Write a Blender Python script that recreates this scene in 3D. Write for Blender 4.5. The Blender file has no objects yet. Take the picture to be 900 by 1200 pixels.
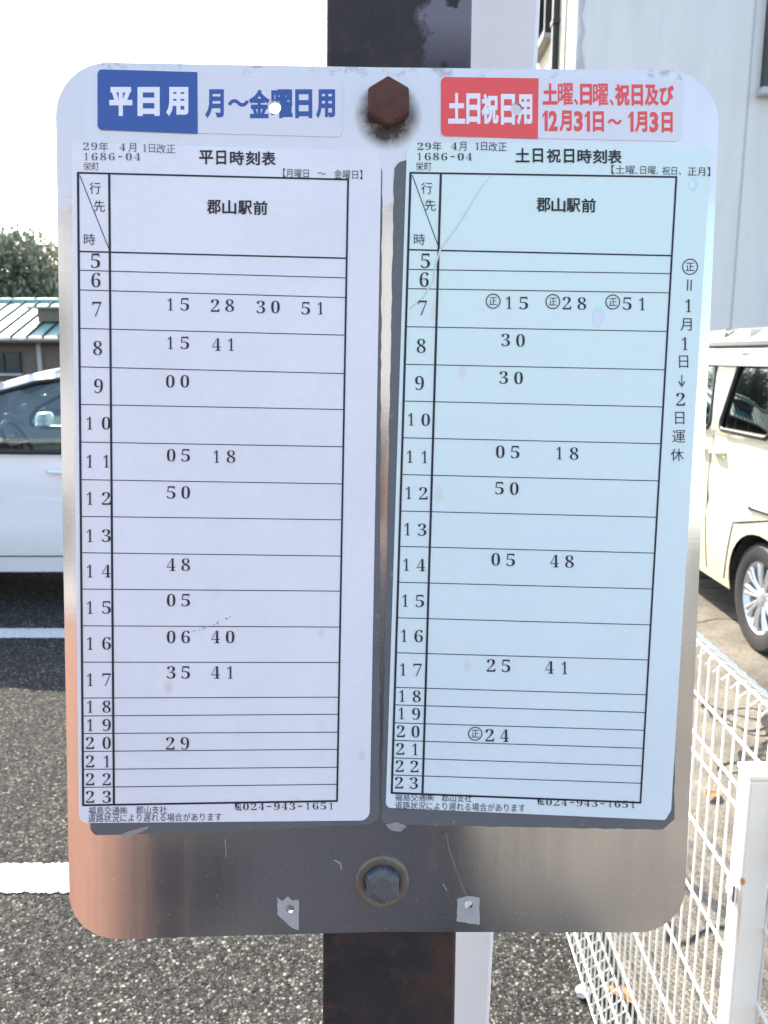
import bpy, bmesh, math, random
from mathutils import Vector, Matrix
R = math.radians
random.seed(7)
S = bpy.context.scene
C = S.collection

# ------------------------------------------------------------------ camera, sky, sun, exposure
F = 970.0                       # focal length in photo pixels (photo 900 wide)
PITCH = math.atan(185 / 970)
CAM = Vector((0, 0, 1.6))
cam = bpy.data.cameras.new('Camera')
co = bpy.data.objects.new('Camera', cam); C.objects.link(co)
co.location = CAM; co.rotation_euler = (math.pi / 2 - PITCH, 0, 0)
cam.sensor_fit = 'HORIZONTAL'; cam.sensor_width = 36; cam.lens = 36 * F / 900
cam.clip_start = 0.02; cam.clip_end = 2000
cam.dof.use_dof = True; cam.dof.focus_distance = 0.58; cam.dof.aperture_fstop = 25
S.camera = co
S.render.resolution_x, S.render.resolution_y = 768, 1024

SUN_AZ, SUN_EL = R(-26), R(42)          # azimuth from +Y towards +X
w = bpy.data.worlds.new('World'); S.world = w; w.use_nodes = True
wn = w.node_tree
sky = wn.nodes.new('ShaderNodeTexSky'); sky.sky_type = 'NISHITA'; sky.sun_disc = False
sky.sun_elevation = SUN_EL; sky.sun_rotation = SUN_AZ
sky.air_density = 1.0; sky.dust_density = 1.6; sky.ozone_density = 1.0
bg = wn.nodes['Background']; bg.inputs[1].default_value = 0.15
wn.links.new(sky.outputs[0], bg.inputs[0])
sl = bpy.data.lights.new('Sun', 'SUN'); sl.energy = 3.6; sl.angle = R(0.55); sl.color = (1, 0.94, 0.84)
so = bpy.data.objects.new('Sun', sl); C.objects.link(so)
to_sun = Vector((math.sin(SUN_AZ) * math.cos(SUN_EL), math.cos(SUN_AZ) * math.cos(SUN_EL), math.sin(SUN_EL)))
so.rotation_euler = to_sun.to_track_quat('Z', 'Y').to_euler(); so.location = (0, 0, 20)
S.view_settings.view_transform = 'Standard'; S.view_settings.look = 'None'
S.view_settings.gamma = 1.0; S.view_settings.exposure = 2.0
S.view_settings.use_curve_mapping = False
S.view_settings.use_white_balance = True; S.view_settings.white_balance_temperature = 6950; S.view_settings.white_balance_tint = 8

# ------------------------------------------------------------------ helpers
def ray(px, py):
    fwd = Vector((0, math.cos(PITCH), -math.sin(PITCH))); up = Vector((0, math.sin(PITCH), math.cos(PITCH)))
    return fwd + Vector((1, 0, 0)) * ((px - 450) / F) + up * ((600 - py) / F)

def tag(o, label=None, cat=None, group=None, kind=None):
    if label: o['label'] = label
    if cat: o['category'] = cat
    if group: o['group'] = group
    if kind: o['kind'] = kind
    return o

def empty(name, loc=(0, 0, 0), rz=0, label=None, cat=None, group=None):
    o = bpy.data.objects.new(name, None); C.objects.link(o); o.location = loc; o.rotation_euler = (0, 0, rz)
    return tag(o, label, cat, group)

def link(name, bm, mats, parent=None, smooth=False, ang=None):
    me = bpy.data.meshes.new(name); bm.normal_update(); bm.to_mesh(me); bm.free()
    if not isinstance(mats, (list, tuple)): mats = [mats]
    for m in mats: me.materials.append(m)
    if smooth:
        me.polygons.foreach_set('use_smooth', [True] * len(me.polygons))
        if ang: me.set_sharp_from_angle(angle=R(ang))
    o = bpy.data.objects.new(name, me); C.objects.link(o)
    if parent: o.parent = parent
    return o

def box(bm, x0, x1, y0, y1, z0, z1, bev=0.0, mi=0):
    r = bmesh.ops.create_cube(bm, size=1.0)
    vs = r['verts']
    for v in vs:
        v.co = Vector(((x0 + x1) / 2 + v.co.x * (x1 - x0), (y0 + y1) / 2 + v.co.y * (y1 - y0), (z0 + z1) / 2 + v.co.z * (z1 - z0)))
    fs = list({f for v in vs for f in v.link_faces})
    for f in fs: f.material_index = mi
    if bev:
        es = list({e for v in vs for e in v.link_edges})
        bmesh.ops.bevel(bm, geom=es, offset=bev, segments=2, profile=0.5, affect='EDGES')
    return vs

def tube(bm, pts, r, n=8, caps=True, closed=False):
    pts = [Vector(p) for p in pts]; rings = []; N = len(pts)
    prev = None
    for i, p in enumerate(pts):
        a = pts[i - 1] if (i > 0 or closed) else p
        b = pts[(i + 1) % N] if (i < N - 1 or closed) else p
        d = (b - a).normalized()
        if prev is None:
            u = d.orthogonal().normalized()
        else:
            u = (prev - d * prev.dot(d)).normalized()
        prev = u; v = d.cross(u)
        rr = r[i] if isinstance(r, (list, tuple)) else r
        rings.append([bm.verts.new(p + (u * math.cos(2 * math.pi * k / n) + v * math.sin(2 * math.pi * k / n)) * rr) for k in range(n)])
    M = N if closed else N - 1
    for i in range(M):
        a, b = rings[i], rings[(i + 1) % N]
        for k in range(n):
            bm.faces.new((a[k], a[(k + 1) % n], b[(k + 1) % n], b[k]))
    if caps and not closed:
        bm.faces.new(rings[0][::-1]); bm.faces.new(rings[-1])

def lathe(bm, prof, n=48, axis='Y', c=(0, 0, 0)):
    """prof: list of (radius, along)"""
    c = Vector(c); rings = []
    for (r, h) in prof:
        ring = []
        for k in range(n):
            a = 2 * math.pi * k / n
            p = Vector((r * math.cos(a), h, r * math.sin(a))) if axis == 'Y' else Vector((r * math.cos(a), r * math.sin(a), h))
            ring.append(bm.verts.new(c + p))
        rings.append(ring)
    for a, b in zip(rings, rings[1:]):
        for k in range(n):
            bm.faces.new((a[k], a[(k + 1) % n], b[(k + 1) % n], b[k]))
    return rings

def fill2d(bm, loops):
    """loops of 2-D points -> triangulated faces (first loop outer, others holes) in the XZ plane at y=0"""
    es = []
    for lp in loops:
        vs = [bm.verts.new((p[0], 0, p[1])) for p in lp]
        for i in range(len(vs)): es.append(bm.edges.new((vs[i], vs[(i + 1) % len(vs)])))
    r = bmesh.ops.triangle_fill(bm, edges=es, use_beauty=True, use_dissolve=False, normal=(0, -1, 0))
    return [g for g in r['geom'] if isinstance(g, bmesh.types.BMFace)]

def rounded(corners, rad, n=8):
    """rounded polygon (2-D corners in order), rad one number or one per corner"""
    out = []; N = len(corners)
    for i in range(N):
        p = Vector(corners[i]); a = Vector(corners[i - 1]); b = Vector(corners[(i + 1) % N])
        r = rad[i] if isinstance(rad, (list, tuple)) else rad
        if r <= 0: out.append(tuple(p)); continue
        da = (a - p).normalized(); db = (b - p).normalized()
        half = da.angle(db) / 2; t = r / math.tan(half)
        ctr = p + (da + db).normalized() * (r / math.sin(half))
        s = p + da * t; e = p + db * t
        a0 = math.atan2(s.y - ctr.y, s.x - ctr.x); a1 = math.atan2(e.y - ctr.y, e.x - ctr.x)
        d = (a1 - a0 + math.pi) % (2 * math.pi) - math.pi
        for k in range(n + 1):
            an = a0 + d * k / n; out.append((ctr.x + r * math.cos(an), ctr.y + r * math.sin(an)))
    return out

# ------------------------------------------------------------------ materials
class NT:
    def __init__(s, name):
        s.m = bpy.data.materials.new(name); s.m.use_nodes = True; s.t = s.m.node_tree
        s.b = s.t.nodes['Principled BSDF']
    def n(s, typ, **kw):
        nd = s.t.nodes.new('ShaderNode' + typ)
        for k, v in kw.items():
            if k.startswith('i_'): nd.inputs[k[2:]].default_value = v
            elif isinstance(k, str): setattr(nd, k, v)
        return nd
    def l(s, a, b): s.t.links.new(a, b)
    def pos(s, obj=False):
        return s.n('TexCoord').outputs['Object'] if obj else s.n('NewGeometry').outputs['Position']
    def noise(s, v, scale, detail=4, rough=0.6, stretch=None):
        if stretch:
            mp = s.n('Mapping'); mp.inputs['Scale'].default_value = stretch; s.l(v, mp.inputs['Vector']); v = mp.outputs[0]
        nd = s.n('TexNoise'); nd.inputs['Scale'].default_value = scale; nd.inputs['Detail'].default_value = detail
        nd.inputs['Roughness'].default_value = rough; s.l(v, nd.inputs['Vector']); return nd.outputs['Fac']
    def ramp(s, f, stops):
        r = s.n('ValToRGB'); e = r.color_ramp.elements
        while len(e) < len(stops): e.new(0.5)
        for el, (p, c) in zip(e, stops):
            el.position = p; el.color = (c, c, c, 1) if isinstance(c, (int, float)) else (*c, 1)
        s.l(f, r.inputs[0]); return r.outputs[0]
    def mix(s, f, a, b, blend='MIX'):
        m = s.n('Mix', data_type='RGBA', blend_type=blend)
        for sock, v in ((m.inputs[0], f), (m.inputs[6], a), (m.inputs[7], b)):
            if hasattr(v, 'node'): s.l(v, sock)
            elif isinstance(v, (int, float)): sock.default_value = v
            else: sock.default_value = (*v, 1)
        return m.outputs[2]
    def math(s, op, a, b=0.0, clamp=False):
        m = s.n('Math', operation=op); m.use_clamp = clamp
        for sock, v in ((m.inputs[0], a), (m.inputs[1], b)):
            if hasattr(v, 'node'): s.l(v, sock)
            else: sock.default_value = v
        return m.outputs[0]
    def near(s, v, p, r0, r1):
        """1 inside r0 of point p fading to 0 at r1; p and v in object space; ellipse through scale"""
        d = s.n('VectorMath', operation='DISTANCE'); s.l(v, d.inputs[0]); d.inputs[1].default_value = p
        mr = s.n('MapRange'); s.l(d.outputs['Value'], mr.inputs[0]); mr.inputs[1].default_value = r1; mr.inputs[2].default_value = r0
        return mr.outputs[0]
    def set(s, **kw):
        for k, v in kw.items():
            k = k.replace('_', ' ')
            if hasattr(v, 'node'): s.l(v, s.b.inputs[k])
            elif isinstance(v, tuple) and len(v) == 3: s.b.inputs[k].default_value = (*v, 1)
            else: s.b.inputs[k].default_value = v
        return s
    def bump(s, h, strength=0.3, dist=0.002, base=None):
        b = s.n('Bump'); b.inputs['Strength'].default_value = strength; b.inputs['Distance'].default_value = dist
        s.l(h, b.inputs['Height'])
        if base: s.l(base, b.inputs['Normal'])
        s.l(b.outputs[0], s.b.inputs['Normal']); return b.outputs[0]

def simple(name, col, rough=0.5, metal=0.0, var=0.08, scale=12, obj=True, coat=0.0, bump=0.0):
    t = NT(name); v = t.pos(obj)
    f = t.noise(v, scale)
    c = t.mix(f, tuple(x * (1 - var) for x in col), tuple(min(1, x * (1 + var)) for x in col))
    t.set(Base_Color=c, Metallic=metal, Coat_Weight=coat)
    rr = t.ramp(f, [(0.3, max(0.02, rough * 0.85)), (0.7, min(1, rough * 1.15))]); t.l(rr, t.b.inputs['Roughness'])
    if bump: t.bump(t.noise(v, scale * 6), bump, 0.002)
    return t.m

def facets(t, p, scale, tilt, rnd=1.0):
    """angular chips: voronoi cells, each with its own flat tilt; returns (random colour, gap mask, normal)"""
    n0 = t.n('TexNoise'); n0.inputs['Scale'].default_value = scale * 1.7; n0.inputs['Detail'].default_value = 2; t.l(p, n0.inputs['Vector'])
    off = t.n('VectorMath', operation='SCALE'); t.l(n0.outputs['Color'], off.inputs[0]); off.inputs['Scale'].default_value = .35 / scale
    ad = t.n('VectorMath', operation='ADD'); t.l(p, ad.inputs[0]); t.l(off.outputs[0], ad.inputs[1])
    vo = t.n('TexVoronoi'); vo.inputs['Scale'].default_value = scale; vo.inputs['Randomness'].default_value = rnd; t.l(ad.outputs[0], vo.inputs['Vector'])
    ed = t.n('TexVoronoi', feature='DISTANCE_TO_EDGE'); ed.inputs['Scale'].default_value = scale; ed.inputs['Randomness'].default_value = rnd; t.l(ad.outputs[0], ed.inputs['Vector'])
    sub = t.n('VectorMath', operation='SUBTRACT'); t.l(vo.outputs['Color'], sub.inputs[0]); sub.inputs[1].default_value = (.5, .5, .5)
    sc = t.n('VectorMath', operation='SCALE'); t.l(sub.outputs[0], sc.inputs[0]); sc.inputs['Scale'].default_value = tilt
    g = t.n('NewGeometry'); an = t.n('VectorMath', operation='ADD'); t.l(g.outputs['Normal'], an.inputs[0]); t.l(sc.outputs[0], an.inputs[1])
    nm = t.n('VectorMath', operation='NORMALIZE'); t.l(an.outputs[0], nm.inputs[0])
    return vo.outputs['Color'], ed.outputs['Distance'], nm.outputs[0]

def asphalt_mat():
    t = NT('asphalt'); p = t.pos()
    col_, edge_, nrm = facets(t, p, 100, 1.35)
    col2, edge2, nrm2 = facets(t, p, 230, 1.2)
    sep = t.n('SeparateColor'); t.l(col_, sep.inputs[0]); sp2 = t.n('SeparateColor'); t.l(col2, sp2.inputs[0])
    big = t.noise(p, 1.1, 5); mid = t.noise(p, 11, 5, .65)
    # some cells are bare binder, broken up by smaller chips
    bare = t.ramp(t.math('ADD', sep.outputs[2], t.math('MULTIPLY', t.math('SUBTRACT', mid, .5), .8)), [(.28, 1.0), (.36, 0.0)])
    stone = t.ramp(sep.outputs[0], [(0.0, (0.030, 0.030, 0.030)), (0.35, (0.062, 0.060, 0.057)), (0.68, (0.155, 0.148, 0.134)), (1.0, (0.36, 0.345, 0.305))])
    small = t.ramp(sp2.outputs[0], [(0.0, (0.012, 0.012, 0.013)), (0.65, (0.022, 0.022, 0.021)), (1.0, (0.20, 0.19, 0.165))])
    c = t.mix(bare, stone, small)
    gap = t.ramp(edge_, [(0.03, 1.0), (0.20, 0.0)])
    c = t.mix(gap, c, (0.024, 0.024, 0.024))
    c = t.mix(t.ramp(big, [(0.42, 0.0), (0.72, 0.40)]), c, (0.030, 0.029, 0.029))
    t.set(Base_Color=c, Roughness=0.75, Specular_IOR_Level=0.06)
    nx = t.n('Mix', data_type='VECTOR'); t.l(bare, nx.inputs[0]); t.l(nrm, nx.inputs[4]); t.l(nrm2, nx.inputs[5])
    t.bump(t.ramp(edge_, [(0.0, 0.0), (0.2, 1.0)]), 0.5, 0.004, nx.outputs[1]); return t.m

def old_asphalt_mat():
    t = NT('old_asphalt'); p = t.pos()
    big = t.noise(p, 2.2, 8, 0.7); fine = t.noise(p, 60, 4, .7)
    c = t.ramp(big, [(0.32, (0.060, 0.052, 0.043)), (0.5, (0.16, 0.14, 0.11)), (0.66, (0.26, 0.23, 0.18))])
    c = t.mix(t.ramp(fine, [(0.35, 0.6), (0.6, 0.0)]), c, (0.05, 0.045, 0.04))
    wv = t.n('TexVoronoi', feature='DISTANCE_TO_EDGE'); wv.inputs['Scale'].default_value = 1.0
    n2 = t.n('TexNoise'); n2.inputs['Scale'].default_value = 2.5; t.l(p, n2.inputs['Vector'])
    vm = t.n('VectorMath', operation='ADD'); t.l(p, vm.inputs[0]); t.l(n2.outputs['Color'], vm.inputs[1]); t.l(vm.outputs[0], wv.inputs['Vector'])
    crack = t.ramp(wv.outputs['Distance'], [(0.006, 1.0), (0.02, 0.0)])
    c = t.mix(crack, c, (0.02, 0.018, 0.015))
    vo = t.n('TexVoronoi'); vo.inputs['Scale'].default_value = 150; t.l(p, vo.inputs['Vector'])
    t.set(Base_Color=c, Roughness=0.85)
    t.bump(t.math('ADD', t.math('MULTIPLY', vo.outputs['Distance'], -0.6), t.math('MULTIPLY', crack, -2.0)), 0.9, 0.008); return t.m

def line_paint_mat():
    t = NT('line_paint'); p = t.pos()
    wear = t.ramp(t.noise(p, 45, 5, 0.7), [(0.33, 1.0), (0.42, 0.0)])
    c = t.mix(wear, (0.60, 0.60, 0.585), (0.10, 0.095, 0.09))
    t.set(Base_Color=c, Roughness=0.6)
    vo = t.n('TexVoronoi'); vo.inputs['Scale'].default_value = 130; t.l(p, vo.inputs['Vector'])
    t.bump(vo.outputs['Distance'], 0.25, 0.003); return t.m

def rust_mat(name, blue=True):
    t = NT(name); v = t.pos(True)
    a = t.noise(v, 14, 6, 0.65); b = t.noise(v, 45, 5, 0.7); d = t.noise(v, 160, 3)
    c = t.ramp(a, [(0.35, (0.013, 0.012, 0.015)), (0.52, (0.026, 0.022, 0.025)), (0.66, (0.058, 0.028, 0.022))])
    c = t.mix(t.ramp(b, [(0.55, 0.0), (0.72, 0.55)]), c, (0.11, 0.045, 0.028))
    if blue:
        sx = t.n('SeparateXYZ'); t.l(v, sx.inputs[0])
        m = t.math('ADD', sx.outputs[0], t.math('MULTIPLY', t.math('SUBTRACT', b, 0.5), 0.05))
        m = t.ramp(m, [(0.022, 0.0), (0.027, 1.0)])
        spots = t.ramp(t.noise(v, 60, 3, 0.5), [(0.58, 1.0), (0.64, 0.0)])
        zz = t.ramp(sx.outputs[2], [(0.30, 0.0), (0.34, 1.0)])
        c = t.mix(t.math('MULTIPLY', t.math('MULTIPLY', m, spots), zz), c, (0.15, 0.145, 0.18))
    t.set(Base_Color=c, Roughness=0.6, Specular_IOR_Level=0.4)
    t.bump(t.math('ADD', b, t.math('MULTIPLY', d, 0.4)), 0.5, 0.002); return t.m

def car_paint(name, col, rough=0.25):
    t = NT(name); v = t.pos(True)
    f = t.noise(v, 3, 4)
    c = t.mix(f, tuple(x * 0.96 for x in col), col)
    sx = t.n('SeparateXYZ'); t.l(v, sx.inputs[0])
    dirt = t.math('MULTIPLY', t.ramp(sx.outputs[2], [(0.2, 0.35), (0.5, 0.0)]), t.noise(v, 25, 5))
    c = t.mix(dirt, c, (0.28, 0.25, 0.2))
    t.set(Base_Color=c, Roughness=rough, Coat_Weight=0.8, Coat_Roughness=0.05); return t.m

def glass_mat(name, tint, rough=0.02, alpha=0.45):
    """car or house glazing: tinted sheet, part mirror, part see-through"""
    t = NT(name)
    tr = t.n('BsdfTransparent'); tr.inputs[0].default_value = (*tint, 1)
    gl = t.n('BsdfGlossy'); gl.inputs['Roughness'].default_value = rough; gl.inputs[0].default_value = (0.9, 0.95, 1, 1)
    fr = t.n('Fresnel'); fr.inputs[0].default_value = 1.5
    fac = t.math('ADD', t.math('MULTIPLY', fr.outputs[0], 1.4), 0.03, True)
    mx = t.n('MixShader'); t.l(fac, mx.inputs[0]); t.l(tr.outputs[0], mx.inputs[1]); t.l(gl.outputs[0], mx.inputs[2])
    out = [n for n in t.t.nodes if n.type == 'OUTPUT_MATERIAL'][0]; t.l(mx.outputs[0], out.inputs[0]); return t.m

def leaf_mat(name, c1, c2):
    t = NT(name); g = t.n('NewGeometry')
    c = t.ramp(g.outputs['Random Per Island'], [(0.0, c1), (1.0, c2)])
    t.set(Base_Color=c, Roughness=0.55)
    tl = t.n('BsdfTranslucent'); t.l(c, tl.inputs[0])
    mx = t.n('MixShader'); mx.inputs[0].default_value = 0.3
    out = [n for n in t.t.nodes if n.type == 'OUTPUT_MATERIAL'][0]
    t.l(t.b.outputs[0], mx.inputs[1]); t.l(tl.outputs[0], mx.inputs[2]); t.l(mx.outputs[0], out.inputs[0]); return t.m

M = dict(
    asphalt=asphalt_mat(), old=old_asphalt_mat(), line=line_paint_mat(),
    rust=rust_mat('rusty_steel'), bolt_rust=simple('bolt_rust', (0.115, 0.046, 0.034), 0.8, 0, 0.65, 130, bump=1.0),
    bolt_dark=simple('bolt_dark', (0.13, 0.14, 0.155), 0.5, 0.5, 0.5, 150, bump=0.4),
    washer=simple('washer_metal', (0.22, 0.19, 0.16), 0.5, 0.7, 0.5, 180, bump=0.4),
    white_post=simple('white_post_paint', (0.86, 0.83, 0.85), 0.45, 0, 0.04, 6),
    fence=simple('fence_coating', (0.80, 0.77, 0.70), 0.4, 0, 0.05, 20),
    white_car=car_paint('white_car_paint', (0.85, 0.86, 0.89)), cream=car_paint('cream_pearl_paint', (0.72, 0.67, 0.50)),
    navy=car_paint('navy_car_paint', (0.012, 0.015, 0.028)),
    glass=glass_mat('clear_car_glass', (0.62, 0.78, 0.78)), dark_glass=glass_mat('privacy_glass', (0.05, 0.06, 0.07)),
    rubber=simple('rubber', (0.02, 0.02, 0.022), 0.7, 0, 0.2, 30), trim=simple('black_trim', (0.015, 0.015, 0.017), 0.35, 0, 0.2, 20),
    alloy=simple('alloy', (0.62, 0.63, 0.66), 0.3, 0.7, 0.05, 20), dark=simple('dark_interior', (0.03, 0.032, 0.035), 0.8, 0, 0.3, 10),
    seat=simple('seat_fabric', (0.22, 0.24, 0.20), 0.9, 0, 0.2, 40), red=simple('tail_lens', (0.45, 0.02, 0.02), 0.2, 0, 0.1, 10),
    lamp=simple('lamp_lens', (0.75, 0.78, 0.8), 0.1, 0.2, 0.05, 10), chrome=simple('chrome', (0.7, 0.71, 0.73), 0.15, 1.0, 0.03, 10),
    plate_white=simple('number_plate', (0.75, 0.75, 0.72), 0.5),
    ink=simple('black_ink', (0.012, 0.014, 0.028), 0.6, 0, 0.15, 60), ink_grey=simple('grey_ink', (0.10, 0.10, 0.12), 0.6, 0, 0.15, 60), ink_blue=simple('blue_print', (0.03, 0.095, 0.34), 0.4, 0, 0.08, 40),
    ink_white=simple('white_print', (0.78, 0.80, 0.88), 0.4, 0, 0.04, 40), ink_red=simple('red_print', (0.80, 0.085, 0.085), 0.4, 0, 0.08, 40),
)

# ------------------------------------------------------------------ setting
def sheet(name, x0, x1, y0, y1, z, m, nx=1, ny=1):
    bm = bmesh.new()
    bmesh.ops.create_grid(bm, x_segments=nx, y_segments=ny, size=0.5)
    for v in bm.verts: v.co = Vector(((x0 + x1) / 2 + v.co.x * (x1 - x0), (y0 + y1) / 2 + v.co.y * (y1 - y0), z))
    return tag(link(name, bm, m), kind='structure')
sheet('ground', -300, 300, -300, 300, 0, M['asphalt'])
sheet('old_pavement', 0.62, 60, -40, 60, 0.004, M['old'])
def ground_at(px, py):
    d = ray(px, py); return CAM + d * (-CAM.z / d.z)
for ya, yb in ((1047, 1013), (748, 737)):
    y0, y1 = ground_at(40, ya).y, ground_at(40, yb).y; bm = bmesh.new(); n_ = 1500; lo, hi = [], []
    for k in range(n_ + 1):
        x = -9 + 9.35 * k / n_
        lo.append(bm.verts.new((x, y0 + random.gauss(0, .0035), .004))); hi.append(bm.verts.new((x, y1 + random.gauss(0, .0035), .004)))
    for k in range(n_): bm.faces.new((lo[k], lo[k + 1], hi[k + 1], hi[k]))
    tag(link('parking_line', bm, M['line']), kind='structure')

# ---------------- the grey building at the right
wall_m = NT('grey_render'); p_ = wall_m.pos()
f1 = wall_m.noise(p_, 0.5, 5); f2 = wall_m.noise(p_, 3, 5, 0.6, (1, 1, 0.12))
c_ = wall_m.mix(f1, (0.62, 0.605, 0.595), (0.68, 0.66, 0.65))
c_ = wall_m.mix(wall_m.ramp(f2, [(0.45, 0.0), (0.75, 0.45)]), c_, (0.46, 0.45, 0.46))
wall_m.set(Base_Color=c_, Roughness=0.85); wall_m.bump(wall_m.noise(p_, 60, 3), 0.2, 0.004)
M['wall'] = wall_m.m
M['cream_wall'] = simple('cream_panel', (0.62, 0.54, 0.40), 0.8, 0, 0.1, 2)
M['concrete'] = simple('concrete_trim', (0.45, 0.45, 0.46), 0.85, 0, 0.2, 9, bump=0.4)

BX, BY = 2.13, 10.0
b = empty('office_building', (BX, BY, 0), label='tall pale grey rendered building behind the cream van', cat='building')
bm = bmesh.new(); box(bm, 0, 16, 0.0, 11, 0, 9.6, 0.01); link('wall', bm, M['wall'], b)
bm = bmesh.new(); box(bm, -0.05, 16.05, -0.06, 11.06, 9.6, 9.85, 0.01); link('parapet', bm, M['concrete'], b)
bm = bmesh.new(); box(bm, -0.02, 16, -0.025, -0.003, 0, 0.45); link('plinth', bm, M['concrete'], b)
bm = bmesh.new(); box(bm, -0.022, -0.002, 0.55, 10.9, 0.02, 9.55); link('side_cladding', bm, M['cream_wall'], b)
bm = bmesh.new()
pts = []
for k in range(60):                      # rough mortar edge on the corner
    z = k * 0.16; pts.append((0.06 + random.uniform(-.03, .03), -0.004 + random.uniform(-.008, .004), z))
tube(bm, pts, [random.uniform(.012, .045) for _ in pts], 6); link('corner_mortar', bm, M['concrete'], b)
bm = bmesh.new(); box(bm, -0.10, -0.024, 0.86, 0.96, 0, 9.5, 0.01)
for z in (1.5, 3.5, 5.5, 7.5): box(bm, -0.11, -0.023, 0.83, 0.99, z, z + .05)
link('downpipe', bm, M['trim'], b)
def house_window(parent, x, y, z, wd, ht, side, glass=M['dark_glass']):
    """side 'front' faces -Y, 'left' faces -X"""
    f = bmesh.new(); t = 0.06
    for (a0, a1, z0, z1) in ((0, wd, 0, t), (0, wd, ht - t, ht), (0, t, t, ht - t), (wd - t, wd, t, ht - t), (wd / 2 - .025, wd / 2 + .025, t, ht - t)):
        if side == 'front': box(f, x + a0, x + a1, y - 0.10, y - 0.003, z + z0, z + z1)
        else: box(f, x - 0.10, x - 0.003, y + a0, y + a1, z + z0, z + z1)
    fo = link('window', f, M['trim'], parent)
    g = bmesh.new()
    if side == 'front': box(g, x + t, x + wd - t, y - 0.04, y - 0.02, z + t, z + ht - t)
    else: box(g, x - 0.04, x - 0.02, y + t, y + wd - t, z + t, z + ht - t)
    link('pane', g, M['window_pane'], fo)
    s = bmesh.new()
    if side == 'front': box(s, x - .04, x + wd + .04, y - 0.16, y - 0.003, z - .07, z - .002)
    else: box(s, x - .115, x - .003, y - .01, y + wd + .01, z - .05, z - .002)
    link('sill', s, M['concrete'], fo)
M['window_pane'] = simple('window_pane', (0.05, 0.06, 0.07), 0.08, 0, 0.1, 2)
for x in (2.08, 5.2, 8.3, 11.4): house_window(b, x, 0, 4.50, 1.7, 1.3, 'front')
for y in (1.30, 4.2, 7.0):
    house_window(b, -0.022, y, 5.55, 0.95, 1.7, 'left'); house_window(b, -0.022, y, 2.9, 0.95, 1.3, 'left')
for x in (1.95, 4.95, 8.0, 11.1):
    bm = bmesh.new(); box(bm, x, x + .018, -0.0065, -0.003, 0.5, 9.55); link('joint_strip', bm, M['concrete'], b)

# ---------------- low house with green metal roof, far left
M['green_roof'] = simple('green_metal_roof', (0.27, 0.42, 0.37), 0.6, 0.0, 0.12, 0.8)
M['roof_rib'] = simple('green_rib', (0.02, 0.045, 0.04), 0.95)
M['brown_wall'] = simple('brown_siding', (0.16, 0.135, 0.115), 0.8, 0, 0.25, 3)
M['pale_frame'] = simple('pale_frame', (0.45, 0.44, 0.43), 0.6)
h = empty('low_house', (-9.5, 24, 0), label='low brown house with pale green ribbed metal roof behind white hatchback', cat='house')
bm = bmesh.new(); box(bm, -7, 7, 0.6, 6.0, 0, 1.95); link('wall', bm, M['brown_wall'], h)
bm = bmesh.new()
e0, e1, r0, r1 = 0.0, 2.02, 3.4, 3.20
prof = [(e0, e1), (r0, r1), (6.8, 2.02)]
for (a, c) in ((prof[0], prof[1]), (prof[1], prof[2])):
    vs = [bm.verts.new((x, y, z + dz)) for dz in (0, .05) for x in (-7.5, 7.5) for (y, z) in (a, c)]
    A, B, Cc, D, E2, F2, G, H = vs
    for q in ((A, B, D, Cc), (E2, G, H, F2), (A, E2, F2, B), (Cc, D, H, G), (A, Cc, G, E2), (B, F2, H, D)): bm.faces.new(q)
roof = link('roof', bm, M['green_roof'], h)
bm = bmesh.new()
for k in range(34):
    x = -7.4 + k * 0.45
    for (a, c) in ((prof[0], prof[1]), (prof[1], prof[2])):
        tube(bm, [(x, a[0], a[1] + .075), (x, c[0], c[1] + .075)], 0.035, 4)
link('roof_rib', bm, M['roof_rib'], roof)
bm = bmesh.new(); tube(bm, [(-7.5, 3.4, 3.28), (7.5, 3.4, 3.28)], 0.09, 8); link('ridge_cap', bm, M['green_roof'], roof)
bm = bmesh.new(); tube(bm, [(-7.5, -.06, 1.97), (7.5, -.06, 1.97)], 0.06, 8); link('gutter', bm, M['brown_wall'], roof)
bm = bmesh.new(); box(bm, -0.75, 0.9, 1.15, 2.6, 2.55, 2.92); bmesh.ops.recalc_face_normals(bm, faces=bm.faces); link('roof_vent', bm, M['brown_wall'], roof)
bm = bmesh.new(); box(bm, -1.0, 1.1, 0.95, 2.75, 2.925, 2.98); link('roof_vent_cap', bm, M['green_roof'], roof)
for x in (-4.6, -2.1, 2.6):
    house_window(h, x, 0.6, 1.05, 1.0, 0.62, 'front')
for x in (-6.9, -3.2, -.6, 1.0, 4.0, 6.8):
    bm = bmesh.new(); box(bm, x, x + .12, 0.50, 0.597, 0, 1.95); link('wall_post', bm, M['pale_frame'], h)

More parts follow.
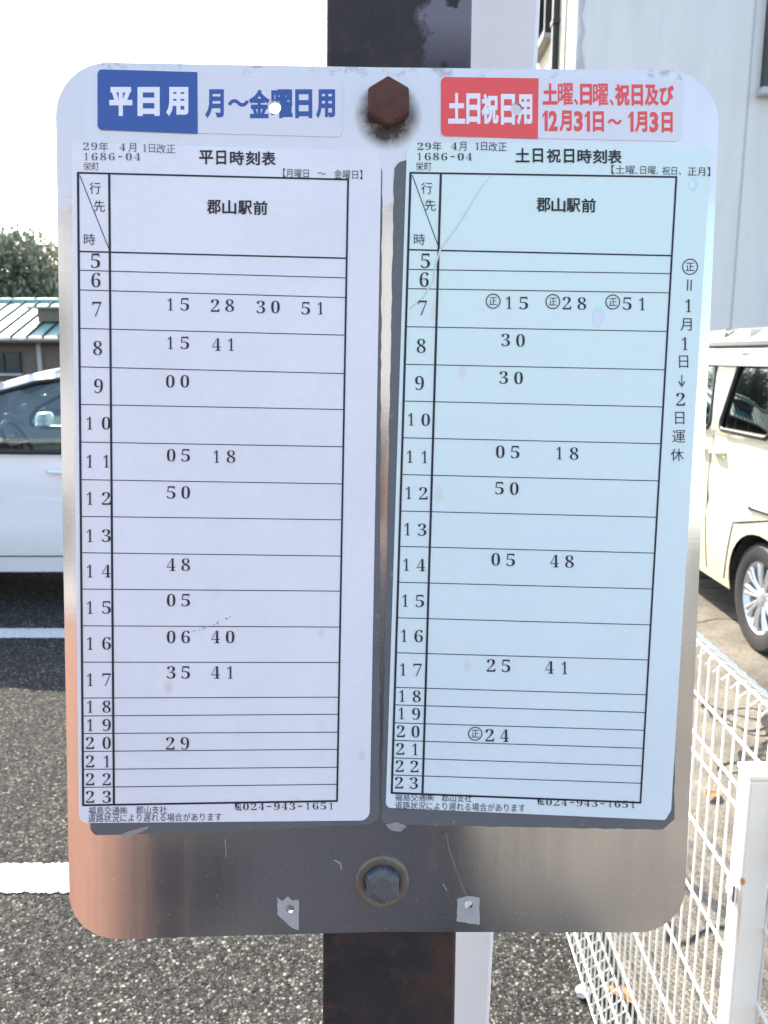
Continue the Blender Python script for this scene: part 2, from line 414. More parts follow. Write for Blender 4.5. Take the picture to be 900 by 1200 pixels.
# ---------------- trees
M['bark'] = simple('bark', (0.09, 0.075, 0.06), 0.9, 0, 0.4, 10, bump=0.6)
M['leaf_dark'] = leaf_mat('dark_leaves', (0.085, 0.105, 0.07), (0.18, 0.195, 0.135))  # both leaf colours lightened: distance haze is put into the colour
M['leaf_pale'] = leaf_mat('pale_leaves', (0.16, 0.155, 0.115), (0.28, 0.26, 0.19))
def tree(loc, H, rad, leafm, n, seed, label, leaf=0.13):
    rnd = random.Random(seed); t = empty('broadleaf_tree', loc, label=label, cat='tree')
    bm = bmesh.new(); hz = H * 0.36
    tube(bm, [(0, 0, 0), (.05, 0, hz * .5), (0, .05, hz), (.1, 0, H * .62), (.05, .05, H * .9)], [.22, .18, .15, .09, .03], 8)
    tips = []
    for k in range(13):
        a = rnd.uniform(0, 6.28); z0 = rnd.uniform(.28, .75) * H; l = rad * rnd.uniform(.5, .95)
        e = Vector((math.cos(a) * l, math.sin(a) * l, z0 + rnd.uniform(.1, .3) * H))
        e.z = min(e.z, H * .93)
        m = Vector((math.cos(a) * l * .5, math.sin(a) * l * .5, z0 + (e.z - z0) * .35))
        tube(bm, [(0, 0, z0), m, e], [.07, .05, .02], 6); tips += [e, (m + e) / 2]
    tips += [Vector((0, 0, H * .92)), Vector((0, 0, H * .75)), Vector((.3, -.3, H * .6))]
    link('trunk', bm, M['bark'], t, True)
    bm = bmesh.new()
    for k in range(n):
        c = rnd.choice(tips); s = rad * .30
        p = c + Vector((rnd.gauss(0, s), rnd.gauss(0, s), rnd.gauss(0, s * .75)))
        if p.z > H * 1.02 or p.z < H * .2: continue
        u = Vector((rnd.gauss(0, 1), rnd.gauss(0, 1), rnd.gauss(0, 1))).normalized(); v = u.orthogonal().normalized()
        l = leaf * rnd.uniform(.6, 1.3)
        q = [p - u * l, p + v * l * .45, p + u * l, p - v * l * .45]
        bm.faces.new([bm.verts.new(x) for x in q])
    link('crown', bm, leafm, t); return t
tree((-13.1, 33.0, 0), 5.9, 2.6, M['leaf_dark'], 11000, 3, 'dark green leafy tree rising behind the green roofed house')
tree((-15.9, 31.5, 0), 5.2, 2.1, M['leaf_pale'], 7000, 5, 'paler shorter olive tree beside the dark green tree at the left edge')
tree((-10.6, 34.5, 0), 5.6, 2.3, M['leaf_dark'], 8000, 9, 'dark bushy tree behind the house, partly hidden by the timetable board')

# ---------------- vehicles
def make_car(name, label, cat, loc, rz, P, paint):
    t = empty(name, loc, rz, label, cat)
    prof = P['prof']; L0 = min(p[0] for p in prof); L1 = max(p[0] for p in prof); hw = P['hw']; zb = P['belt']; zl = P['sill']
    # dense smooth profile (Catmull-Rom through the listed points)
    dense = []
    for i in range(len(prof) - 1):
        p0 = Vector(prof[max(i - 1, 0)]); p1 = Vector(prof[i]); p2 = Vector(prof[i + 1]); p3 = Vector(prof[min(i + 2, len(prof) - 1)])
        for k in range(6):
            s = k / 6
            q = 0.5 * ((2 * p1) + (p2 - p0) * s + (2 * p0 - 5 * p1 + 4 * p2 - p3) * s * s + (3 * p1 - p0 - 3 * p2 + p3) * s ** 3)
            lin = p1.lerp(p2, s); dense.append(tuple(q.lerp(lin, 0.5)))
    dense.append(prof[-1])
    ups = [p for p in dense]
    def ztop(x):
        best = 0
        for a, c in zip(ups, ups[1:]):
            if min(a[0], c[0]) - 1e-6 <= x <= max(a[0], c[0]) + 1e-6 and abs(a[0] - c[0]) > 1e-6:
                s = (x - a[0]) / (c[0] - a[0]); best = max(best, a[1] + (c[1] - a[1]) * s)
        return best
    mid = (L0 + L1) / 2; hl = (L1 - L0) / 2
    def wd(x, z):
        y = hw * (1 - 0.20 * abs((x - mid) / hl) ** 5)
        if z > zb: y -= (z - zb) * P['tumble'] + 0.10 * (z - zb) ** 2
        zm = (zb + zl) * 0.55
        if z <= zb: y -= 0.16 * (z - zm) ** 2 + (0.012 * math.exp(-((z - zm * 0.98) / 0.05) ** 2))
        d = ztop(x) - z; r = 0.10
        if 0 <= d < r: y -= 0.07 * (1 - math.sqrt(max(0, 1 - ((r - d) / r) ** 2)))
        return y
    # outline: profile then bottom with arches
    out = list(dense); ra = P['arch']
    bot = []
    x = out[-1][0]
    for wx in sorted(P['wheels']):
        dz = math.sqrt(max(0, ra * ra - (P['wr'] - zl) ** 2)) if abs(P['wr'] - zl) < ra else 0
        a0 = math.atan2(zl - P['wr'], -dz); 
        if a0 < 0: a0 += 2 * math.pi
        a1 = math.atan2(zl - P['wr'], dz)
        for k in range(19):
            a = a0 + (a1 - a0) * k / 18
            bot.append((wx + ra * math.cos(a), P['wr'] + ra * math.sin(a)))
    out += bot
    def panel(loops, inset, cuts=True):
        bm = bmesh.new(); fill2d(bm, loops)
        if cuts:
            zs = [zl + .08 * k for k in range(1, 22)]
            for z in zs + [zb + .02, zb - .02]:
                bmesh.ops.bisect_plane(bm, geom=bm.verts[:] + bm.edges[:] + bm.faces[:], plane_co=(0, 0, z), plane_no=(0, 0, 1))
            for k in range(1, 24):
                bmesh.ops.bisect_plane(bm, geom=bm.verts[:] + bm.edges[:] + bm.faces[:], plane_co=(L0 + (L1 - L0) * k / 24, 0, 0), plane_no=(1, 0, 0))
        bm2 = bmesh.new()
        for sgn in (-1, 1):
            mp = {v: bm2.verts.new((v.co.x, sgn * (wd(v.co.x, v.co.z) - inset), v.co.z)) for v in bm.verts}
            for f in bm.faces:
                vs = [mp[v] for v in f.verts]
                try: bm2.faces.new(vs if sgn < 0 else vs[::-1])
                except ValueError: pass
        bm.free(); return bm2
    wins = [rounded(wn_, 0.045, 5) for wn_ in P['windows']]
    bm = panel([out] + wins, 0.0)
    # top and ends
    glassx = P['glass_spans']
    def is_glass(a, c):
        mx, mz = (a[0] + c[0]) / 2, (a[1] + c[1]) / 2
        for i, (x0, x1, z0) in enumerate(glassx):
            if x0 <= mx <= x1 and mz > z0: return i
        return -1
    gb = [bmesh.new() for _ in glassx]; NN = 12
    def row(bm_, p):
        r_ = []; y0 = wd(p[0], p[1])
        for k in range(NN + 1):
            s = -1 + 2 * k / NN
            cr = (1 - s * s)
            end = abs((p[0] - mid) / hl)
            r_.append(bm_.verts.new((p[0] + (0.05 * cr * (1 if p[0] > mid else -1) if end > .9 else 0), y0 * s, p[1] + 0.03 * cr * (1 if p[1] > zb * .8 else 0))))
        return r_
    for a, c in zip(dense, dense[1:]):
        gi = is_glass(a, c); tgt = bm
        ra_ = row(bm, a); rc_ = row(bm, c)
        for k in range(NN):
            if gi >= 0 and 1 <= k < NN - 1: continue
            bm.faces.new((ra_[k], ra_[k + 1], rc_[k + 1], rc_[k]))
        if gi >= 0:
            g0 = row(gb[gi], a); g1 = row(gb[gi], c)
            for k in range(1, NN - 1): gb[gi].faces.new((g0[k], g0[k + 1], g1[k + 1], g1[k]))
    bmesh.ops.remove_doubles(bm, verts=bm.verts, dist=0.0015)
    bmesh.ops.recalc_face_normals(bm, faces=bm.faces)
    body = link('body', bm, paint, t, True, 38)
    for g, nm in zip(gb, ('windscreen', 'rear_window')):
        bmesh.ops.remove_doubles(g, verts=g.verts, dist=0.001)
        loose = [v for v in g.verts if not v.link_faces]; bmesh.ops.delete(g, geom=loose, context='VERTS')
        link(nm, g, M['glass'] if nm == 'windscreen' else P['rear_glass'], t, True)
    for i, wn_ in enumerate(wins):
        for sgn in (-1, 1):
            g = panel([wn_], 0.012)
            bmesh.ops.delete(g, geom=[v for v in g.verts if v.co.y * sgn < 0], context='VERTS')
            go = link('side_window', g, P['win_glass'][i], t, True)
            f = bmesh.new(); tube(f, [(x, sgn * (wd(x, z) - .002), z) for x, z in wn_], 0.016, 6, closed=True)
            link('window_seal', f, M['trim'], go, True)
    # seams, handles
    for ln in P['seams']:
        for sgn in (-1, 1):
            bm = bmesh.new(); pts = []
            for a, c in zip(ln, ln[1:]):
                for k in range(8):
                    x = a[0] + (c[0] - a[0]) * k / 8; z = a[1] + (c[1] - a[1]) * k / 8; pts.append((x, sgn * (wd(x, z) - .0015), z))
            pts.append((ln[-1][0], sgn * (wd(*ln[-1]) - .0015), ln[-1][1])); tube(bm, pts, 0.0055, 4)
            link('door_seam', bm, M['trim'], t)
    for (x, z, l) in P['handles']:
        for sgn in (-1, 1):
            hb = bmesh.new(); y = wd(x, z)
            tube(hb, [(x - l / 2, sgn * (y - .005), z), (x - l / 2 + .015, sgn * (y + .028), z), (x + l / 2 - .03, sgn * (y + .03), z + .004), (x + l / 2, sgn * (y - .005), z + .004)], [.012, .016, .016, .012], 8)
            link('door_handle', hb, paint, t, True)
    # sill trim and under-body and liner
    bm = bmesh.new()
    box(bm, L0 + .12, L1 - .12, -hw + .22, hw - .22, zl - .02, zl + .10)
    link('underbody', bm, M['dark'], t)
    bm = bmesh.new(); box(bm, L0 + .35, P['cowl'], -hw + .16, hw - .16, zl + .11, 0.42)
    box(bm, P['cowl'] - .35, P['cowl'] + .05, -hw + .2, hw - .2, 0.43, zb - .03, 0.05)
    link('interior', bm, M['dark'], t)
    for x in P['seats']:
        for sgn in (-1, 1):
            sb = bmesh.new(); y = sgn * .36
            box(sb, x - .05, x + .45, y - .24, y + .24, .425, .60, .06)
            kb = len(sb.verts); sb.verts.ensure_lookup_table(); box(sb, -.07, .07, y - .23, y + .23, 0, .60, .06); sb.verts.ensure_lookup_table()
            for v in sb.verts[kb:]: v.co = Vector((x + .02 + v.co.x - v.co.z * .30, v.co.y, v.co.z + .52))
            box(sb, x - .30, x - .19, y - .13, y + .13, 1.17, 1.35, .04)
            tube(sb, [(x - .22, y - .06, 1.10), (x - .24, y - .06, 1.2)], .008, 6); tube(sb, [(x - .22, y + .06, 1.10), (x - .24, y + .06, 1.2)], .008, 6)
            link('seat', sb, M['seat'], t)
    bm = bmesh.new(); sx = P['cowl'] - .42
    tube(bm, [(sx + .08 * math.sin(a), -.36 + .18 * math.cos(a), .93 + .17 * math.sin(a)) for a in [2 * math.pi * k / 24 for k in range(24)]], .016, 8, closed=True)
    tube(bm, [(sx, -.54, .93), (sx, -.18, .93)], .014, 6); tube(bm, [(sx, -.36, .93), (sx + .25, -.36, .85)], .03, 8)
    link('steering_wheel', bm, M['trim'], t)
    # mirrors, lamps, plate
    for sgn in (-1, 1):
        mb = bmesh.new(); x, z = P['mirror']; y = wd(x, z)
        box(mb, x - .06, x + .05, sgn * (y + .14) - .09, sgn * (y + .14) + .09, z, z + .13, .035)
        tube(mb, [(x, sgn * (y - .02), z + .01), (x, sgn * (y + .10), z + .04)], .025, 8)
        link('door_mirror', mb, paint, t, True, 40)
        lb = bmesh.new(); x, z = P['headlight']; y = wd(x, z)
        bmesh.ops.create_uvsphere(lb, u_segments=16, v_segments=10, radius=1)
        for v in lb.verts: v.co = Vector((x + v.co.x * .13, sgn * (y - .15) + v.co.y * .17, z + v.co.z * .085))
        link('headlight', lb, M['lamp'], t, True)
        lb = bmesh.new(); x, z, hh = P['tail']; y = wd(x, z)
        box(lb, x - .05, x + .07, sgn * (y - .09) - .095, sgn * (y - .09) + .095, z - hh, z + hh, .03)
        link('tail_light', lb, M['red'], t, True, 40)
    for q in ((L0 - .055, L0 - .02, -.165, .165, .78, .94), (L1 + .045, L1 + .07, -.165, .165, .36, .52)):
        nb = bmesh.new(); box(nb, *q, .006); link('number_plate', nb, M['plate_white'], t)
    # wheels
    for wx in P['wheels']:
        for sgn in (-1, 1):
            r = P['wr']; yc = sgn * (wd(wx, r + .3) - 0.115)
            tb = bmesh.new()
            lathe(tb, [(r * .66, -.09), (r * .80, -.105), (r * .94, -.10), (r, -.075), (r, .075), (r * .94, .10), (r * .80, .105), (r * .66, .09)], 48, 'Y')
            wheel = link('wheel', tb, M['rubber'], t, True, 40); wheel.location = (wx, yc, r)
            rb = bmesh.new()
            lathe(rb, [(r * .66, -.085), (r * .60, -.06), (r * .60, .06), (r * .655, .088), (r * .70, .094), (r * .645, .080), (r * .59, .06)], 48, 'Y')
            for k in range(18):
                a = 2 * math.pi * (k // 2) / 9 + (0.11 if k % 2 else -0.11)
                p0 = Vector((math.cos(a) * r * .12, .062, math.sin(a) * r * .12)); p1 = Vector((math.cos(a) * r * .62, .075, math.sin(a) * r * .62))
                tube(rb, [p0, p0.lerp(p1, .5) + Vector((0, .008, 0)), p1], [.013, .011, .015], 6)
            lathe(rb, [(0.001, .085), (r * .12, .084), (r * .20, .07), (r * .20, .03)], 24, 'Y')
            if sgn < 0:
                for v in rb.verts: v.co.y = -v.co.y
            bmesh.ops.recalc_face_normals(rb, faces=rb.faces)
            link('rim', rb, M['alloy'], wheel, True, 50)
            db = bmesh.new(); lathe(db, [(0.001, 0), (r * .48, 0), (r * .48, .01), (0.001, .012)], 32, 'Y'); link('brake_disc', db, M['dark'], wheel)
            ib = bmesh.new(); lathe(ib, [(ra + .012, .10 * sgn), (ra + .012, -.16 * sgn), (0.02, -.165 * sgn)], 40, 'Y', (wx, yc, r))
            bmesh.ops.delete(ib, geom=[v for v in ib.verts if v.co.z < zl], context='VERTS')
            link('wheel_arch', ib, M['dark'], t)
    return t, wd

hatch = dict(
    prof=[(1.97, .24), (2.02, .42), (2.0, .62), (1.93, .78), (1.7, .90), (1.1, 1.02), (.62, 1.24), (.22, 1.415), (-.05, 1.49), (-.5, 1.545), (-1.1, 1.52), (-1.62, 1.45), (-1.74, 1.36), (-1.92, 1.02), (-1.97, .8), (-2.0, .5), (-1.95, .24)],
    hw=.85, belt=1.0, sill=.24, tumble=.22, arch=.345, wr=.30, wheels=(-1.27, 1.22), cowl=1.0,
    windows=[[(.72, 1.015), (.60, 1.17), (.22, 1.355), (-.05, 1.43), (-.28, 1.455), (-.30, 1.005)], [(-.40, 1.0), (-.38, 1.465), (-.8, 1.46), (-1.18, 1.43), (-1.26, 1.02)]],
    glass_spans=[(.25, 1.08, 1.03), (-1.93, -1.72, 1.03)],
    seams=[[(.80, .98), (.86, .55), (.80, .30)], [(-.34, .99), (-.36, .30)], [(-1.28, .99), (-1.22, .70), (-.95, .45), (-.93, .30)], [(.80, .345), (-.93, .345)]],
    handles=[(-.21, .885, .19), (-1.12, .90, .19)], seats=(-.15, -1.05), mirror=(.62, 1.0), headlight=(1.80, .76), tail=(-1.86, .95, .12))
hatch['win_glass'] = [M['glass'], M['dark_glass']]; hatch['rear_glass'] = M['dark_glass']
make_car('parked_hatchback', 'white hatchback parked side on in its own shade, at the left edge', 'car', (-2.2, 5.92, 0), math.pi, hatch, M['white_car'])

van = dict(
    prof=[(1.95, .24), (2.0, .45), (1.97, .75), (1.88, .98), (1.5, 1.08), (1.28, 1.14), (.95, 1.45), (.72, 1.64), (.40, 1.725), (-.5, 1.75), (-1.5, 1.725), (-1.82, 1.67), (-1.92, 1.45), (-1.98, 1.0), (-2.0, .6), (-1.95, .24)],
    hw=.85, belt=1.14, sill=.25, tumble=.10, arch=.345, wr=.30, wheels=(-1.46, 1.03), cowl=1.2,
    windows=[[(.98, 1.17), (.70, 1.52), (.50, 1.575), (-.66, 1.59), (-.78, 1.16)], [(-.90, 1.165), (-1.00, 1.60), (-1.47, 1.595), (-1.48, 1.165)], [(-1.62, 1.16), (-1.60, 1.58), (-1.76, 1.55), (-1.82, 1.17)]],
    glass_spans=[(.74, 1.27, 1.15), (-1.96, -1.84, 1.08)],
    seams=[[(1.05, 1.12), (1.0, .6), (.72, .30)], [(-.80, 1.12), (-.80, .30)], [(-1.57, 1.12), (-1.53, .74), (-1.18, .66), (-1.05, .30)], ],
    handles=[(-.70, 1.03, .17), (-.92, 1.03, .17)], seats=(.1, -.75), mirror=(.95, 1.13), headlight=(1.80, .86), tail=(-1.93, 1.2, .22))
van['win_glass'] = [M['glass'], M['dark_glass'], M['dark_glass']]; van['rear_glass'] = M['dark_glass']
vt, vwd = make_car('parked_van', 'cream pearl white tall van parked in sun beyond the mesh fence', 'van', (2.82, 5.79, 0), math.pi / 2, van, M['cream'])
M['visor'] = simple('smoked_visor', (0.10, 0.11, 0.14), 0.12, 0, 0.05, 5)
for sgn in (-1, 1):
    bm = bmesh.new(); prev = None
    for k in range(25):
        x = .52 - k * (2.05 / 24)
        q = [bm.verts.new((x, sgn * (vwd(x, z) + o_), z)) for z, o_ in ((1.612, .004), (1.575, .022), (1.535, .030), (1.535, .026), (1.575, .018))]
        if prev:
            for i in range(5): bm.faces.new((prev[i], prev[(i + 1) % 5], q[(i + 1) % 5], q[i]))
        prev = q
    bmesh.ops.recalc_face_normals(bm, faces=bm.faces)
    link('rain_visor', bm, M['visor'], vt, True, 40)
    bm = bmesh.new(); tube(bm, [(x, sgn * (vwd(x, .775) + .001), .775) for x in [-1.34 - k * .03 for k in range(21)]], [.014] + [.010] * 20, 6); link('slide_rail', bm, M['trim'], vt, True)
    bm = bmesh.new(); tube(bm, [(x, sgn * (vwd(x, 1.655) + .002), 1.655) for x in [.5 - k * .1 for k in range(22)]], .020, 6); link('roof_gutter', bm, M['trim'], vt)

# the photographer behind the viewpoint, and an unseen brick wall added for the orange plate reflection

M['skin'] = simple('skin', (.52, .29, .19), .5, 0, .1, 20)
M['coat'] = simple('navy_coat', (.010, .012, .022), .85, 0, .3, 30)
M['trouser'] = simple('dark_trousers', (.014, .015, .020), .85, 0, .3, 30)
M['hair'] = simple('black_hair', (.012, .010, .009), .5, 0, .3, 60)
M['phone'] = simple('black_phone', (.012, .012, .014), .2, 0, .1, 20)
def skinned(name, verts, edges, radii, mat, parent, lev=2, root=0):
    me = bpy.data.meshes.new('skeleton'); me.from_pydata(verts, edges, []); o = bpy.data.objects.new('skeleton', me); C.objects.link(o)
    md = o.modifiers.new('s', 'SKIN'); md.use_smooth_shade = True
    for i, r in enumerate(radii):
        sv = me.skin_vertices[0].data[i]; sv.radius = r if isinstance(r, tuple) else (r, r); sv.use_root = i == root
    sd = o.modifiers.new('d', 'SUBSURF'); sd.levels = sd.render_levels = lev
    dg = bpy.context.evaluated_depsgraph_get(); dg.update()
    m2 = bpy.data.meshes.new_from_object(o.evaluated_get(dg)); m2.name = name; bpy.data.objects.remove(o)
    m2.materials.clear(); m2.materials.append(mat); m2.polygons.foreach_set('use_smooth', [True] * len(m2.polygons))
    r = bpy.data.objects.new(name, m2); C.objects.link(r)
    if parent: r.parent = parent
    return r
pe = empty('person', (0, -.60, 0), label='person in a dark navy coat and trousers holding up a phone, behind the viewpoint', cat='person')
skinned('coat', [(0, 0, .92), (0, .01, 1.08), (0, .01, 1.26), (0, -.01, 1.39), (0, 0, 1.45), (-.17, -.01, 1.385), (.17, -.01, 1.385), (-.29, .06, 1.12), (.29, .06, 1.12), (-.13, .34, 1.33), (.13, .34, 1.33), (-.105, .44, 1.42), (.105, .44, 1.42), (0, 0, .62)],
        [(0, 1), (1, 2), (2, 3), (3, 4), (3, 5), (3, 6), (5, 7), (6, 8), (7, 9), (8, 10), (9, 11), (10, 12), (0, 13)],
        [(.25, .15), (.24, .145), (.25, .15), (.17, .12), (.075, .07), .095, .095, .08, .08, .055, .055, .042, .042, (.29, .17)], M['coat'], pe)
skinned('trousers', [(0, 0, .90), (-.10, 0, .82), (.10, 0, .82), (-.11, .02, .48), (.11, .02, .48), (-.115, -.01, .10), (.115, -.01, .10)], [(0, 1), (0, 2), (1, 3), (2, 4), (3, 5), (4, 6)], [(.14, .11), .10, .10, .065, .065, .05, .05], M['trouser'], pe)
for sx in (-1, 1):
    skinned('shoe', [(.115 * sx, -.05, .05), (.115 * sx, .06, .045), (.12 * sx, .17, .035)], [(0, 1), (1, 2)], [.045, .045, .032], M['phone'], pe)
    hx = [(.10 * sx, .44, 1.43), (.085 * sx, .50, 1.49), (.075 * sx, .535, 1.53)]; hr_ = [.027, .034, .03]; he = [(0, 1), (1, 2)]
    for k in range(4):
        b0 = len(hx); hx += [(.066 * sx, .552, 1.51 + .021 * k), (.052 * sx, .574, 1.512 + .021 * k), (.036 * sx, .584, 1.514 + .021 * k)]; hr_ += [.010, .009, .0075]
        he += [(2, b0), (b0, b0 + 1), (b0 + 1, b0 + 2)]
    b0 = len(hx); hx += [(.060 * sx, .50, 1.52), (.040 * sx, .515, 1.545), (.026 * sx, .525, 1.56)]; hr_ += [.012, .010, .008]; he += [(1, b0), (b0, b0 + 1), (b0 + 1, b0 + 2)]
    skinned('hand', hx, he, hr_, M['skin'], pe, 2, 1)
hd = bmesh.new(); bmesh.ops.create_uvsphere(hd, u_segments=32, v_segments=24, radius=1)
for v in hd.verts:
    x, y, z = v.co
    wz = 1 - .22 * max(0, -z) ** 1.3
    q = Vector((x * .077 * wz, y * .098 * (1 - .1 * max(0, -z)), z * .118))
    if y > 0:
        q.y += .022 * math.exp(-((x * .077) / .011) ** 2 - ((z * .118 + .015) / .018) ** 2)      # nose
        q.y += .006 * math.exp(-((x * .077) / .022) ** 2 - ((z * .118 + .055) / .010) ** 2)      # lips
        for e in (-1, 1): q.y -= .010 * math.exp(-((x * .077 - e * .032) / .014) ** 2 - ((z * .118 - .008) / .011) ** 2)
    v.co = q + Vector((0, .05, 1.62))
for e in (-1, 1):
    r_ = bmesh.ops.create_uvsphere(hd, u_segments=12, v_segments=8, radius=1)
    for v in r_['verts']: v.co = Vector((e * .078 + v.co.x * .010, .045 + v.co.y * .018, 1.62 + v.co.z * .032))
tube(hd, [(0, -.005, 1.40), (0, .015, 1.48), (0, .035, 1.56)], [.062, .054, .054], 16)
head = link('head', hd, M['skin'], pe, True)
hb = bmesh.new(); bmesh.ops.create_uvsphere(hb, u_segments=32, v_segments=20, radius=1)
for v in hb.verts: v.co = Vector((v.co.x * .087, v.co.y * .105 + .032, v.co.z * .118 + 1.645))
bmesh.ops.delete(hb, geom=[v for v in hb.verts if v.co.z < 1.54 or (v.co.y > .085 and v.co.z < 1.69)], context='VERTS'); link('hair', hb, M['hair'], head, True)
for e in (-1, 1):
    eb = bmesh.new(); bmesh.ops.create_uvsphere(eb, u_segments=12, v_segments=8, radius=.0115)
    for v in eb.verts: v.co += Vector((e * .032, .128, 1.628))
    link('eye', eb, M['hair'], head, True)
bm = bmesh.new(); box(bm, -.036, .036, -.034, -.026, 1.485, 1.625, .004); tag(link('smartphone', bm, M['phone']), 'black phone held up in both hands behind the viewpoint', 'phone')
br = NT('brick'); v_ = br.pos()
mp = br.n('Mapping'); mp.inputs['Rotation'].default_value = (R(90), 0, 0); br.l(v_, mp.inputs[0])
bt = br.n('TexBrick'); bt.inputs['Scale'].default_value = 4; bt.inputs['Color1'].default_value = (.24, .105, .068, 1); bt.inputs['Color2'].default_value = (.30, .14, .095, 1); bt.inputs['Mortar'].default_value = (.24, .21, .18, 1)
br.l(mp.outputs[0], bt.inputs[0]); br.set(Base_Color=bt.outputs[0], Roughness=.8)
bw = empty('added_brick_wall', (-2.8, -1.6, 0), label='low orange brick wall added unseen behind the viewpoint for its reflection in the plate', cat='wall')
bm = bmesh.new(); box(bm, -2.2, 2.05, -.1, .1, 0, 1.25); link('brickwork', bm, br.m, bw)
bm = bmesh.new(); box(bm, -2.25, 2.1, -.13, .13, 1.253, 1.31, .01); link('coping', bm, M['concrete'], bw)

rear = empty('added_house', (-3.5, -13, 0), math.pi, label='plain grey two storey house added unseen behind the viewpoint to tone the plate reflection', cat='house')  # unseen house, added to dull the bright sky reflection in the plate
M['rear_wall'] = simple('added_house_wall', (.25, .255, .265), .85, 0, .15, 1)
bm = bmesh.new(); box(bm, -9, 9, 0, 8, 0, 7.6); link('wall', bm, M['rear_wall'], rear)
bm = bmesh.new(); box(bm, -9.4, 9.4, -.5, 8.5, 7.603, 7.9, .02); link('roof', bm, M['concrete'], rear)
for x in (-7, -3.5, 1.0, 5.2):
    for z in (1.0, 4.4): house_window(rear, x, 0, z, 1.7, 1.2, 'front')
# ---------------- white mesh fence
FX = 0.50
fe = empty('mesh_fence', (FX, 2.0, 0), label='white welded wire mesh fence with triangular folded top and square post', cat='fence')
bm = bmesh.new()
Y0, Y1 = -1.9, 1.6
rw = 0.0021
k = 0; y = Y0
while y <= Y1:
    tube(bm, [(.050, y, 1.078), (.062, y, 1.088), (.064, y, 1.102), (.055, y, 1.118), (.012, y, 1.146), (.005, y, 1.148), (0, y, 1.142), (0, y, .05), (.006, y, .042), (.064, y, .085), (.068, y, .095)], rw, 5)
    y += 0.0345
for (x, z) in ((-.004, 1.07), (.002, 1.148), (.068, 1.103), (-.004, 1.005), (-.004, .975), (-.004, .865), (-.004, .75), (-.004, .615), (-.004, .475), (-.004, .34), (-.004, .205), (-.004, .12), (.002, .041), (.068, .09)):
    tube(bm, [(x, Y0 - .02, z), (x, Y1 + .02, z)], 0.0028, 6)
link('wire_mesh', bm, M['fence'], fe, True)
rp = NT('post_paint'); v_ = rp.pos(True)
c_ = rp.mix(rp.noise(v_, 10), (.74, .74, .72), (.82, .81, .78))
sx_ = rp.n('SeparateXYZ'); rp.l(v_, sx_.inputs[0])
drip = rp.math('MULTIPLY', rp.ramp(rp.noise(v_, 70, 3, .5, (1, 1, .05)), [(.60, 0.0), (.70, 1.0)]), rp.ramp(rp.noise(v_, 7, 3), [(.45, 0.0), (.6, .8)]))
spot = rp.near(v_, (-.042, -1.046, .935), .004, .007)
mp_ = rp.n('Mapping'); mp_.inputs['Scale'].default_value = (1, 1, .10); rp.l(v_, mp_.inputs[0])
spot = rp.math('MAXIMUM', spot, rp.math('MULTIPLY', rp.near(mp_.outputs[0], (-.042, -1.046, .0885), .0015, .0055), .45))
c_ = rp.mix(rp.math('MAXIMUM', drip, spot), c_, (.50, .24, .08))
rp.set(Base_Color=c_, Roughness=.4)
for yy in (-1.028, 1.2):
    bm = bmesh.new(); box(bm, -.042, -.006, yy - .018, yy + .018, 0, 1.075, .003)
    po = link('post', bm, rp.m, fe)
    bm = bmesh.new(); box(bm, -.0435, -.0045, yy - .0195, yy + .0195, 1.076, 1.083, .002); link('post_cap', bm, M['fence'], po)
    for z in (.2, .9):
        bm = bmesh.new(); box(bm, -.048, .004, yy - .012, yy + .012, z, z + .025, .002); link('clip', bm, M['chrome'], po)

# ---------------- white square post just behind the rusty one
def on_y(px, py, Y):
    d = ray(px, py); return CAM + d * (Y / d.y)
a = on_y(634, 0, .76); c = on_y(573.5, 1200, .76)
sl_ = (a.x - c.x) / (a.z - c.z)
wp = empty('white_pole', (c.x + sl_ * (0 - c.z) - .045, .80, 0), label='plain white square pole directly behind the rusty steel post', cat='pole')
bm = bmesh.new(); vs = box(bm, -.045, .045, -.04, .04, 0, 2.9, .004)
for v in bm.verts: v.co.x += sl_ * v.co.z
link('shaft', bm, M['white_post'], wp)
bm = bmesh.new(); box(bm, -.047 + sl_ * 2.9, .047 + sl_ * 2.9, -.042, .042, 2.902, 2.91, .002); link('cap', bm, M['white_post'], wp)

# ------------------------------------------------------------------ the timetable board
rot = Matrix(((0.9996764, -0.02355306, 0.00960933), (0.02236473, 0.99377314, 0.10915474), (-0.01212042, -0.10890451, 0.99397832)))
ctr = CAM + Vector((0.00083472, 0.57160861, -0.11422366))
board = empty('timetable_board', (0, 0, 0), label='metal bus timetable board with two printed sheets, bolted to the rusty post', cat='sign board')
board.matrix_world = Matrix.Translation(ctr) @ rot.to_4x4()
Ri = rot.transposed(); O_ = Ri @ (CAM - ctr)
def uv(px, py):
    """photo pixel -> (x, z) on the face of the plate, metres"""
    d = Ri @ ray(px, py); s = -O_.y / d.y
    return (O_.x + d.x * s, O_.z + d.z * s)
MPP = 0.45 / 750                                  # metres per photo pixel on the plate
def UV(pts): return [uv(*p) for p in pts]
def circ(px, py, r, n=20):
    c = uv(px, py); return [(c[0] + r * math.cos(2 * math.pi * k / n), c[1] + r * math.sin(2 * math.pi * k / n)) for k in range(n)]

def slab(loops, y_front, y_back):
    """flat solid: face at y_front (towards the viewer), sides back to y_back"""
    bm = bmesh.new(); fs = fill2d(bm, loops)
    for v in bm.verts: v.co.y = y_front
    for f in fs:
        f.normal_update()
        if f.normal.y > 0: f.normal_flip()
    r = bmesh.ops.extrude_face_region(bm, geom=fs)
    nv = [g for g in r['geom'] if isinstance(g, bmesh.types.BMVert)]
    for v in nv: v.co.y = y_back
    bmesh.ops.recalc_face_normals(bm, faces=bm.faces)
    return bm

